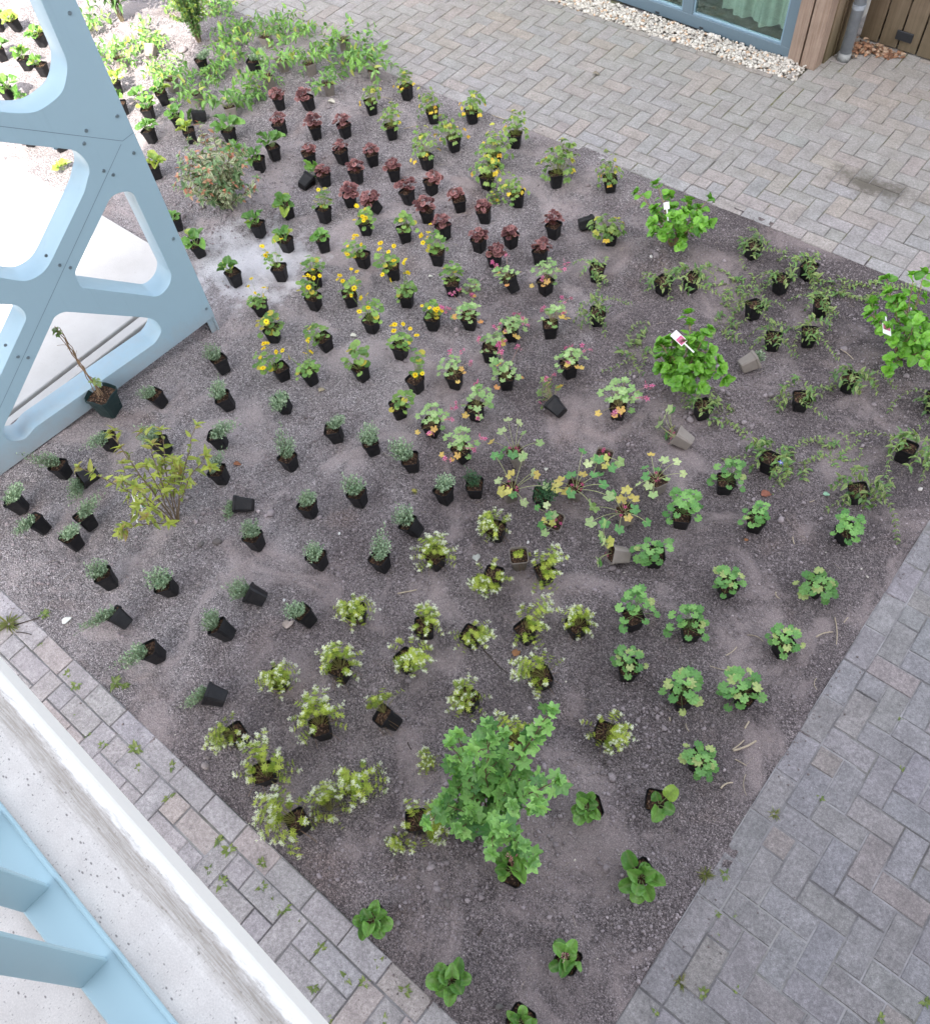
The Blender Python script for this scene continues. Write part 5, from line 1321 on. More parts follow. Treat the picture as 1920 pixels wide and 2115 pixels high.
('ga',-1.438,-0.164,1.16,1.52,2.88,4,'b','ga',"white flowered woodruff in black pot, eighth of its kind from the photo's bottom",'woodruffs'),
('ga',-1.234,0.132,1.03,0.95,-2.37,7,'b','ga',"white flowered woodruff in black pot, fourth of its kind from the photo's right",'woodruffs'),
('ga',-0.863,0.086,1.15,0.30,-2.27,4,'b','ga','white flowered woodruff in black pot, rightmost of its kind in the photo','woodruffs'),
('ga',-1.135,-0.189,0.95,0.04,-1.88,4,'b','ga',"white flowered woodruff in black pot, fourth of its kind from the photo's bottom",'woodruffs'),
('ga',-2.180,-0.942,1.06,1.40,2.49,6,'b','ga','white flowered woodruff in black pot, leftmost of its kind in the photo','woodruffs'),
('ga',-1.889,-0.675,1.25,0.97,-2.78,5,'b','ga',"white flowered woodruff in black pot, fifth of its kind from the photo's left",'woodruffs'),
('ga',-1.594,-0.737,1.39,1.37,0.00,0,'n','ga',"woodruff clump, second of its kind from the photo's left",'woodruffs'),
('ga',-1.953,-0.979,1.18,0.95,-2.24,2,'b','ga',"white flowered woodruff in black pot, second of its kind from the photo's left",'woodruffs'),
('ga',-1.678,-1.036,1.31,1.28,2.41,3,'b','ga',"white flowered woodruff in black pot, second of its kind from the photo's bottom",'woodruffs'),
('ga',-1.267,-0.720,1.21,0.73,2.73,3,'b','ga','white flowered woodruff in black pot, lowest of its kind in the photo','woodruffs'),
('ga',-1.416,-0.501,0.70,0.11,0.00,0,'n','ga','woodruff clump, rightmost of its kind in the photo','woodruffs'),
('ga',-1.619,-0.917,0.91,1.15,0.00,0,'n','ga','woodruff clump, leftmost of its kind in the photo','woodruffs'),
('ga',-1.304,-0.824,0.69,1.02,0.00,0,'n','ga','woodruff clump, lowest of its kind in the photo','woodruffs'),
('vi',-2.562,2.498,1.01,0.34,2.50,2,'b','vi','periwinkle in black pot, leftmost of its kind in the photo','periwinkles'),
('vi',-2.329,2.159,1.06,0.53,2.23,2,'b','vi',"periwinkle in black pot, second of its kind from the photo's left",'periwinkles'),
('vi',-2.010,2.103,0.96,1.46,0.00,0,'n','vi2','trailing periwinkle clump, leftmost of its kind in the photo','periwinkles'),
('vi',-2.153,2.605,1.03,1.37,-1.72,4,'b','vi',"periwinkle in black pot, third of its kind from the photo's left",'periwinkles'),
('vi',-2.023,2.714,1.01,1.46,-1.84,0,'b','vi',"periwinkle in black pot, fourth of its kind from the photo's left",'periwinkles'),
('vi',-1.838,2.899,1.05,1.49,0.00,0,'n','vi2','trailing periwinkle clump, topmost of its kind in the photo','periwinkles'),
('vi',-1.879,3.203,1.00,1.21,2.53,2,'b','vi','periwinkle in black pot, topmost of its kind in the photo','periwinkles'),
('vi',-1.524,3.247,1.06,1.44,2.04,1,'b','vi',"periwinkle in black pot, second of its kind from the photo's top",'periwinkles'),
('vi',-1.589,3.021,0.95,1.13,2.27,10,'b','vi',"periwinkle in black pot, fourth of its kind from the photo's top",'periwinkles'),
('vi',-1.618,2.748,1.00,1.00,2.26,8,'b','vi',"periwinkle in black pot, seventh of its kind from the photo's left",'periwinkles'),
('vi',-1.313,2.996,0.99,0.54,-2.57,4,'b','vi',"periwinkle in black pot, fifth of its kind from the photo's right",'periwinkles'),
('vi',-1.258,2.735,1.03,0.45,2.55,5,'b','vi',"periwinkle in black pot, seventh of its kind from the photo's right",'periwinkles'),
('vi',-1.401,2.581,0.95,0.24,-2.48,5,'b','vi',"periwinkle in black pot, seventh of its kind from the photo's bottom",'periwinkles'),
('vi',-0.914,2.529,1.02,1.53,2.44,9,'b','vi',"periwinkle in black pot, fourth of its kind from the photo's right",'periwinkles'),
('vi',-1.071,2.276,0.96,0.49,2.73,2,'b','vi',"periwinkle in black pot, fifth of its kind from the photo's bottom",'periwinkles'),
('vi',-1.467,1.910,1.00,0.85,2.32,0,'b','vi',"periwinkle in black pot, third of its kind from the photo's bottom",'periwinkles'),
('vi',-1.371,1.980,1.00,1.39,0.00,0,'n','vi2',"trailing periwinkle clump, second of its kind from the photo's left",'periwinkles'),
('vi',-0.498,2.653,1.04,0.47,2.09,8,'b','vi','periwinkle in black pot, rightmost of its kind in the photo','periwinkles'),
('vi',-1.001,1.803,1.24,0.02,3.01,6,'b','vi1','periwinkle with a violet flower in black pot','periwinkles'),
('vi',-0.482,2.280,1.15,0.08,2.03,6,'b','vi',"periwinkle in black pot, second of its kind from the photo's bottom",'periwinkles'),
('vi',-0.561,1.898,1.14,0.73,-1.84,8,'b','vi','periwinkle in black pot, lowest of its kind in the photo','periwinkles'),
('vi',-1.135,3.360,0.94,0.29,0.00,0,'n','vi2','trailing periwinkle clump, rightmost of its kind in the photo','periwinkles'),
('vi',-0.906,1.922,0.94,0.68,0.00,0,'n','vi2','trailing periwinkle clump, lowest of its kind in the photo','periwinkles'),
('vi',-1.722,2.585,0.98,0.08,0.00,0,'n','vi2',"trailing periwinkle clump, third of its kind from the photo's left",'periwinkles'),
('vi',-1.307,3.262,1.01,0.15,0.00,0,'n','vi2',"trailing periwinkle clump, second of its kind from the photo's right",'periwinkles'),
('vi',-0.782,2.095,0.98,0.39,0.00,0,'n','vi2',"trailing periwinkle clump, second of its kind from the photo's bottom",'periwinkles'),
('vt',-1.434,2.355,1.04,0.66,0.95,70,'t','vt','tipped taupe pot with dry brown seedling',None),
('tr',-6.253,2.376,0.97,0.07,2.81,2,'t','tr',"arching green plant in taupe pot, second of its kind from the photo's bottom",'arching far plants'),
('tr',-5.881,2.394,1.02,1.06,2.50,8,'t','tr','arching green plant in taupe pot, lowest of its kind in the photo','arching far plants'),
('tr',-6.015,3.085,0.96,1.19,-2.40,0,'t','tr',"arching green plant in taupe pot, fifth of its kind from the photo's right",'arching far plants'),
('tr',-5.780,3.167,1.00,1.30,2.32,1,'t','tr',"arching green plant in taupe pot, fourth of its kind from the photo's right",'arching far plants'),
('tr',-5.434,3.033,0.94,1.01,-1.88,2,'t','tr1',"arching green plant in taupe pot, third of its kind from the photo's bottom",'arching far plants'),
('tr',-5.288,3.389,1.05,0.73,-2.27,0,'t','tr','arching green plant in taupe pot, rightmost of its kind in the photo','arching far plants'),
('tr',-5.811,3.600,1.01,0.65,2.89,0,'t','tr',"arching green plant in taupe pot, second of its kind from the photo's right",'arching far plants'),
('tr',-6.392,3.257,0.96,0.29,2.99,0,'t','tr','arching green plant in taupe pot, topmost of its kind in the photo','arching far plants'),
('tr',-7.128,2.610,0.99,0.55,2.12,60,'t','tr',"arching green plant in taupe pot, second of its kind from the photo's left",'arching far plants'),
('tr',-7.256,2.381,0.99,1.26,2.87,0,'t','tr','arching green plant in taupe pot, leftmost of its kind in the photo','arching far plants'),
('tr',-6.582,2.394,1.06,0.24,2.78,2,'t','tr1',"arching green plant in taupe pot, third of its kind from the photo's left",'arching far plants'),
('tr',-5.921,2.850,1.04,1.30,-1.71,6,'t','tr',"arching green plant in taupe pot, fifth of its kind from the photo's bottom",'arching far plants'),
('tr',-6.548,3.487,1.11,0.05,0.00,0,'n','tr2',"arching bright green clump, fourth of its kind from the photo's top",'arching far plants'),
('tr',-6.811,3.282,1.01,0.86,0.00,0,'n','tr2',"arching bright green clump, fifth of its kind from the photo's top",'arching far plants'),
('tr',-6.267,3.518,1.00,0.44,0.00,0,'n','tr2',"arching bright green clump, fourth of its kind from the photo's right",'arching far plants'),
('tr',-6.654,3.079,1.03,1.43,0.00,0,'n','tr2',"arching bright green clump, eighth of its kind from the photo's right",'arching far plants'),
('tr',-6.445,2.874,1.05,1.05,0.00,0,'n','tr2',"arching bright green clump, fifth of its kind from the photo's bottom",'arching far plants'),
('tr',-5.889,3.456,0.98,0.81,0.00,0,'n','tr2',"arching bright green clump, third of its kind from the photo's right",'arching far plants'),
('tr',-5.583,3.363,1.05,1.51,0.00,0,'n','tr2',"arching bright green clump, second of its kind from the photo's right",'arching far plants'),
('tr',-5.609,3.605,1.02,0.31,0.00,0,'n','tr2','arching bright green clump, rightmost of its kind in the photo','arching far plants'),
('tr',-7.316,2.722,1.16,0.28,0.00,0,'n','tr2',"arching bright green clump, third of its kind from the photo's left",'arching far plants'),
('tr',-7.471,2.399,1.08,1.30,0.00,0,'n','tr2',"arching bright green clump, second of its kind from the photo's left",'arching far plants'),
('tr',-7.557,3.320,0.98,0.43,0.00,0,'n','tr2',"arching bright green clump, second of its kind from the photo's top",'arching far plants'),
('tr',-7.884,2.565,1.05,1.48,0.00,0,'n','tr2','arching bright green clump, leftmost of its kind in the photo','arching far plants'),
('tr',-7.406,3.446,0.98,0.62,0.00,0,'n','tr2','arching bright green clump, topmost of its kind in the photo','arching far plants'),
('tr',-7.233,3.437,0.97,0.21,0.00,0,'n','tr2',"arching bright green clump, third of its kind from the photo's top",'arching far plants'),
('tr',-5.929,2.651,0.97,1.54,0.00,0,'n','tr2','arching bright green clump, lowest of its kind in the photo','arching far plants'),
('tr',-6.453,2.655,0.85,0.36,0.00,0,'n','tr2',"arching bright green clump, second of its kind from the photo's bottom",'arching far plants'),
('tr',-6.873,2.524,0.96,0.12,0.00,0,'n','tr2',"arching bright green clump, third of its kind from the photo's bottom",'arching far plants'),
('tb',-6.583,2.722,1.00,1.17,-2.25,5,'b','la','grey green herb in black pot, leftmost of its kind in the photo',None),
('tb',-6.190,2.933,0.94,0.44,-1.58,0,'b','la','grey green herb in black pot, lowest of its kind in the photo',None)]
for code, x, y, s, rz, ta, tilt, pot, var, label, group in PLANTS:
    r = np.random.default_rng(int(abs(x * 1000)) + int(abs(y * 7919)))
    z = float(ground_h(x, y))
    root = empty(NAMES[code] if pot != 'n' else NAMES[code].replace('potted_', '') + ('_plant' if 'plant' not in NAMES[code] else ''), (x, y, z - 0.002))
    T = R_(tilt)
    if tilt:
        ax = Vector((-math.sin(ta), math.cos(ta), 0))
        root.rotation_mode = 'QUATERNION'
        from mathutils import Quaternion
        root.rotation_quaternion = Quaternion(ax, T) @ Quaternion((0, 0, 1), rz)
        off = .042 * math.sin(T)
        k = .047 if tilt > 50 else 0.0
        root.location = (x - k * math.cos(ta), y - k * math.sin(ta), z - 0.004 + off * (1 if tilt < 50 else .96))
    else:
        root.rotation_euler = (0, 0, rz)
    tag(root, label, 'pot' if code == 'ep' else 'plant' if pot == 'n' else 'potted plant', group)
    if pot != 'n':
        p_ = link(bpy.data.objects.new('pot', POTS[pot]), root)
        p_.rotation_euler = (0, 0, float(r.normal(0, .04)))
        if code != 'ep': link(bpy.data.objects.new('compost', CMP), root)
    if code == 'ep': continue
    vs = VAR[var]; fo, fl = vs[int(r.integers(len(vs)))]
    s *= 1.06 * float(r.uniform(.86, 1.12)) * {'ga': .97, 'bb': .88, 'ge': .92, 'he': .92}.get(code, 1)
    fz = float(r.random() * 6.28)
    o = link(bpy.data.objects.new('foliage', fo), root)
    dz = 0.0
    if pot == 'n' and var not in ('vi2', 'tr2'): dz = -.075 * s
    o.scale = (s, s, s * float(r.uniform(.85, 1.15))); o.location = (0, 0, dz if pot == 'n' else .098 * PS - .093 * o.scale[2]); o.rotation_euler = (float(r.normal(0, .1)), float(r.normal(0, .1)), fz)
    for fm_ in fl:
        q = link(bpy.data.objects.new('flower', fm_), root); q.scale = o.scale; q.location = o.location; q.rotation_euler = o.rotation_euler
# ------------------------------------------------------------------ shrubs planted without pots
def stems(mb, r, n, H, spread, col, rad=.004, side=3, bow=.3, lean=(0, 0), hvar=(.7, 1.1)):
    """returns a list of (points) for main and side shoots"""
    out = []
    for i in range(n):
        a = i * GA_ + rnd(r, -.35, .35); h = H * rnd(r, *hvar); sp = spread * math.sqrt((i + .5) / n) * rnd(r, .75, 1.15)
        p0 = np.array((.012 * math.cos(a), .012 * math.sin(a), -.01)); p2 = np.array((sp * math.cos(a) + lean[0] * h, sp * math.sin(a) + lean[1] * h, h)); p1 = np.array((p2[0] * .35, p2[1] * .35, h * (.5 + bow * .5)))
        t = np.linspace(0, 1, 10)[:, None]; pts = (1 - t) ** 2 * p0 + 2 * t * (1 - t) * p1 + t ** 2 * p2
        pts[1:-1] += r.normal(0, .004, (8, 3))
        mb.tube(pts, rad, rad * .45, col, 5, cap=False); out.append(pts)
        for k in range(side):
            j = int(rnd(r, 3, 9)); aa = a + rnd(r, -1.8, 1.8); L = H * rnd(r, .15, .34)
            e = pts[j] + L * unit((math.cos(aa), math.sin(aa), rnd(r, .3, 1.2))); t = np.linspace(0, 1, 6)[:, None]
            q = pts[j] * (1 - t) + e * t; q[1:-1] += r.normal(0, .003, (4, 3)); mb.tube(q, rad * .55, rad * .3, col, 4, cap=False); out.append(q)
    return out

def shrub(name, loc, label, cat, wood, fol, woodmat, leafmat, rz=0.0):
    o = empty(name, (loc[0], loc[1], float(ground_h(*loc)) - .005), rz)
    wood.obj('branches', woodmat, o)
    fol.obj('foliage', leafmat, o)
    return tag(o, label, cat)
TWIG = grain_material('twig_bark', 150, 0.8)

def dress(mb, r, shoots, per, start, tpl, size, cols, rim=None, rimp=0, up=.5, pet=.0, petcol=(.2, .25, .1), droop=.1, wx=1.0, tipcol=None, tipn=0, jit=.25, whorl=0):
    for pts in shoots:
        n = len(pts) - 1; m_ = max(2, int(per * np.linalg.norm(pts[-1] - pts[0]) / .1))
        for k in range(m_):
            t = start + (1 - start) * (k + r.random() * .6) / m_; x = t * n; j = min(int(x), n - 1); p = pts[j] + (pts[j + 1] - pts[j]) * (x - j); dr = unit(pts[j + 1] - pts[j])
            a = k * GA_ + r.random(); s1 = unit(np.cross(dr, (.3, .2, 1))); s2 = np.cross(dr, s1)
            d = unit(dr * rnd(r, .1, .7) + math.cos(a) * s1 + math.sin(a) * s2 + np.array((0, 0, up * rnd(r, -.2, .9))))
            if pet:
                e = p + d * pet * rnd(r, .6, 1.3); mb.tube([p, (p + e) / 2 + (0, 0, .003), e], .0012, .0009, petcol, 3, cap=False); p = e
            c = lerp(cols[0], cols[1], r.random() ** .9)
            if tipcol is not None and t > 1 - tipn and r.random() < .8: c = lerp(tipcol[0], tipcol[1], r.random())
            rm = lerp(rim[0], rim[1], r.random()) if rim is not None and r.random() < rimp else c * 1.1
            d2 = unit(d - np.array((0, 0, droop * rnd(r, 0, 2))))
            put(mb, tpl[k % len(tpl)], p, d2, np.array((d[0] * .25, d[1] * .25, 1.)) + r.normal(0, jit, 3), size * rnd(r, .65, 1.2), c, rm, lerp(c, (.3, .4, .15), .4), wx)
        # terminal rosette
        if whorl:
            p = pts[-1]; dr = unit(pts[-1] - pts[-2]); s1 = unit(np.cross(dr, (.3, .2, 1))); s2 = np.cross(dr, s1)
            for k in range(whorl):
                a = k * GA_; el = .25 + .9 * k / whorl
                d = unit(math.cos(a) * s1 * math.cos(el) + math.sin(a) * s2 * math.cos(el) + dr * math.sin(el)); c = lerp(cols[0], cols[1], .3 + .7 * r.random())
                if tipcol is not None and r.random() < .3: c = lerp(tipcol[0], tipcol[1], r.random())
                put(mb, tpl[k % len(tpl)], p, d, dr + np.array((0, 0, .4)), size * rnd(r, .6, 1.05), c, c * 1.1, lerp(c, (.3, .42, .15), .4), wx)

# flowering currant at the front
r = np.random.default_rng(101); wd, fo = MB(), MB()
sh = stems(wd, r, 12, .47, .26, (0.14, 0.09, 0.06), .0045, 3, .3, (.03, .26), (.45, 1.25))
dress(fo, r, sh, 3.5, .30, MAPLE, .036, ((0.032, 0.13, 0.028), (0.27, 0.50, 0.135)), pet=.024, petcol=(.22, .3, .12), up=.6, droop=.25, whorl=4, wx=1.05, jit=.5)
currant = shrub('currant_bush', (-1.055, -0.531), 'large green currant bush with lobed leaves at the front of the bed', 'shrub', wd, fo, TWIG, LEAF)
fl = MB()
for k in range(9):
    p = sh[int(r.integers(len(sh)))][int(r.integers(4, 6))]
    for q in range(5): put(fl, TINY[0], p + r.normal(0, .007, 3) - np.array((0, 0, .012 * q / 2)), r.normal(0, 1, 3), (0, 0, 1), .013, lerp((.36, .2, .15), (.45, .22, .22), r.random()))
fl.obj('flowers', PETAL, currant)
def label_card(parent, p, d, nrm, w, h, pic):
    d = unit(d); Z = unit(np.asarray(nrm, float) - (np.asarray(nrm) @ d) * d); Y = np.cross(Z, d); mb = MB(); p = np.asarray(p, float)
    def quad(a0, a1, b0, b1, z, c): mb.add([p + d * a + Y * b + Z * z for a, b, z in ((a0, b0, z), (a1, b0, z), (a1, b1, z), (a0, b1, z))], [(0, 1, 2, 3)], c)
    t_ = .0012
    v = [p + d * a + Y * b + Z * z for z in (-t_, 0) for a, b in ((-.07, -.004), (0, -.004), (0, -w / 2), (h, -w / 2), (h, w / 2), (0, w / 2), (0, .004), (-.07, .004))]
    mb.add(v, [tuple(range(7, -1, -1)), tuple(range(8, 16))] + [(i, (i + 1) % 8, 8 + (i + 1) % 8, 8 + i) for i in range(8)], (0.78, 0.78, 0.76))
    for a0, a1, b0, b1, c in pic: quad(a0 * h, a1 * h, b0 * w, b1 * w, .0008, c)
    mb.obj('plant_label', CARD, parent)
tcard = NT('printed_plant_card'); CARD = tcard.base(tcard.attr(), 0.35, 0.45)
label_card(currant, (.03, -.06, .17), (.2, -.3, 1), (.5, -1, .4), .012, .03, [])

# three hydrangeas
HYL = [T_blade(6, 4, .40, 2.4, .25, .1 + .12 * s, .12, s) for s in range(4)]
HY = [('hydrangea_bush', (-2.326, 2.986), .28, .26, 14, 'fresh green hydrangea with a small white label near the upper path'),
      ('hydrangea_bush', (-1.658, 2.012), .30, .21, 19, 'fresh green hydrangea with an upright white and pink label, middle of the bed'),
      ('hydrangea_bush', (-0.79, 2.888), .32, .32, 20, 'fresh green hydrangea with a pink picture label at the right edge')]
for k, (nm, loc, H, sp, ns, lab) in enumerate(HY):
    r = np.random.default_rng(200 + k); wd, fo = MB(), MB()
    sh = stems(wd, r, ns, H, sp, (0.26, 0.19, 0.10), .0042, 1, .35, (0, .05), (.5, 1.15))
    dress(fo, r, sh, 2.6, .35, HYL, .046, ((0.055, 0.19, 0.018), (0.20, 0.46, 0.045)), pet=.012, petcol=(.25, .35, .1), up=.7, droop=.1, whorl=8, wx=1.25, jit=.3)
    o = shrub(nm, loc, lab, 'shrub', wd, fo, TWIG, GLOSSY)
    o['group'] = 'hydrangea bushes'
    pk = [(.05, .55, -.42, .42, (.55, .10, .22)), (.12, .42, -.2, .3, (.66, .28, .36)), (.08, .2, -.4, -.1, (.10, .25, .07))]
    if k == 0: label_card(o, (-.06, -.02, .26), (-.55, .55, .6), (.35, -.6, .8), .034, .042, [(.6, .66, -.3, .3, (.4, .4, .42)), (.45, .5, -.3, .2, (.4, .4, .42))])
    if k == 1: label_card(o, (-.04, .02, .31), (-.8, .1, .25), (.3, -.35, .9), .045, .085, pk)
    if k == 2: label_card(o, (-.12, -.10, .27), (.35, -.75, .1), (.4, -.2, .9), .048, .085, pk)

# photinia with red young shoots
r = np.random.default_rng(300); wd, fo = MB(), MB()
sh = stems(wd, r, 26, .45, .25, (0.15, 0.09, 0.06), .0036, 3, .1, (0, 0), (.3, 1.15))
dress(fo, r, sh, 5.6, .06, LANCE2, .042, ((0.045, 0.115, 0.060), (0.18, 0.27, 0.13)), rim=((0.66, 0.63, 0.45), (0.52, 0.48, 0.33)), rimp=.8, up=.6, tipcol=((0.42, 0.10, 0.07), (0.48, 0.24, 0.17)), tipn=.07, whorl=5, wx=1.25, jit=.35)
shrub('variegated_shrub', (-5.094, 1.62), 'cream edged shrub with red young shoots beside the steel frame', 'shrub', wd, fo, TWIG, GLOSSY)

# azalea with thin open branches
r = np.random.default_rng(402); wd, fo = MB(), MB()
sh = stems(wd, r, 12, .46, .36, (0.16, 0.12, 0.08), .0042, 2, .15, (-.12, .10), (.55, 1.15))
dress(fo, r, sh, 2.1, .38, LANCE2, .054, ((0.16, 0.21, 0.022), (0.44, 0.49, 0.07)), up=.7, droop=0, whorl=5, wx=.95, tipcol=((0.30, 0.20, 0.05), (0.36, 0.36, 0.07)), tipn=.1, jit=.35)
aza = shrub('azalea_bush', (-3.339, -0.342), 'open yellow-green azalea bush with a white label left of centre', 'shrub', wd, fo, TWIG, GLOSSY)
label_card(aza, (-.10, -.08, .16), (-.1, .25, 1), (.5, -.75, .45), .062, .085, [(.05, .4, -.5, -.1, (.05, .25, .2)), (.5, .56, -.35, .2, (.15, .4, .38)), (.62, .68, -.35, .3, (.5, .6, .6))])
label_card(aza, (-.12, -.13, .10), (.1, .2, 1), (.5, -.75, .4), .028, .032, [])

# two shrubs at the far end
r = np.random.default_rng(500); wd, fo = MB(), MB()
sh = stems(wd, r, 9, .75, .22, (0.17, 0.14, 0.09), .005, 2, .3)
dress(fo, r, sh, 4.2, .2, LANCE, .085, ((0.040, 0.12, 0.035), (0.12, 0.24, 0.07)), up=.5, droop=.3, whorl=7, jit=.4)
shrub('evergreen_shrub', (-7.803, 2.829), 'tall dark green narrow leaved shrub at the far corner of the bed', 'shrub', wd, fo, TWIG, GLOSSY)
r = np.random.default_rng(510); wd, fo = MB(), MB()
sh = stems(wd, r, 30, .50, .17, (0.17, 0.14, 0.09), .003, 2, .5)
dress(fo, r, sh, 10, .12, LANCE2, .028, ((0.055, 0.16, 0.045), (0.17, 0.31, 0.07)), up=.6, whorl=7, tipcol=((0.34, 0.40, 0.04), (0.26, 0.36, 0.05)), tipn=.25, jit=.4)
shrub('spirea_bush', (-6.897, 2.954), 'rounded bush with yellow-green young tops among the far plants', 'shrub', wd, fo, TWIG, LEAF)

# bare climber tied to a stake in the tall green pot
stk = empty('potted_climber', (*(-4.293, -0.049), float(ground_h(*(-4.293, -0.049))) - .004), 0.35)
link(bpy.data.objects.new('pot', pot_mesh(DKGREEN, 1.72, 'pot', .0032)), stk)
link(bpy.data.objects.new('compost', compost_mesh(1.72)), stk)
r = np.random.default_rng(600); wd, fo = MB(), MB()
base = np.array((0, 0, .145)); top = np.array((-.10, .06, .58))
for k in range(5):
    t = np.linspace(0, 1, 12)[:, None]; e = top + r.normal(0, .012, 3) if k else top + np.array((-.01, .01, .03)); b0 = base + r.normal(0, .012, 3) * (1, 1, 0)
    q = b0 * (1 - t) + e * t; q += r.normal(0, .004, (12, 3)); wd.tube(q, .0042 if k == 0 else .0026, .0022, lerp((0.17, 0.11, 0.07), (0.26, 0.18, 0.11), r.random()), 5)
for k in range(7):
    t = rnd(r, .3, .95); p = base * (1 - t) + top * t; stalk(wd, p, p + np.array((rnd(r, -.04, .04), rnd(r, -.04, .04), rnd(r, -.02, .03))), .0018, (.2, .14, .09))
for p, n in ((top, 8), (base + (top - base) * .25 + (.03, 0, 0), 7)):
    for k in range(n):
        a = k * GA_; d = unit((math.cos(a), math.sin(a), rnd(r, -.2, .8))); c = lerp((0.10, 0.19, .05), (.24, .30, .09), r.random()); put(fo, OVATE[k % 4], p + r.normal(0, .008, 3), d, (0, 0, 1), rnd(r, .025, .045), c)
wd.obj('stems', TWIG, stk); fo.obj('foliage', LEAF, stk)
tag(stk, 'almost bare climber tied to a stake in a dark green pot by the frame', 'potted plant')

# ------------------------------------------------------------------ weeds, straws, fallen leaves
def F_weed(r, n=13, L=.028, grass=False):
    mb = MB()
    for i in range(n):
        a = i * GA_ + rnd(r, -.3, .3); el = rnd(r, .1, 1.1); d = unit((math.cos(a), math.sin(a), math.sin(el))); p = np.array((.002 * math.cos(a), .002 * math.sin(a), 0))
        c = lerp((0.10, 0.17, 0.035), (0.25, 0.29, 0.08), r.random())
        if grass: put(mb, LANCE[i % 3], p, d, (0, 0, 1), L * rnd(r, .8, 2.0), lerp(c, (.34, .30, .14), r.random() * .7), wx=.35)
        else: put(mb, LANCE2[i % 3], p, d, (0, 0, 1), L * rnd(r, .5, 1.1), c, wx=1.0)
    return mb
WV = [F_weed(np.random.default_rng(700 + i), 14, .027).mesh('foliage', LEAF) for i in range(4)]
WG = [F_weed(np.random.default_rng(720 + i), 34, .035, True).mesh('foliage', LEAF) for i in range(2)]
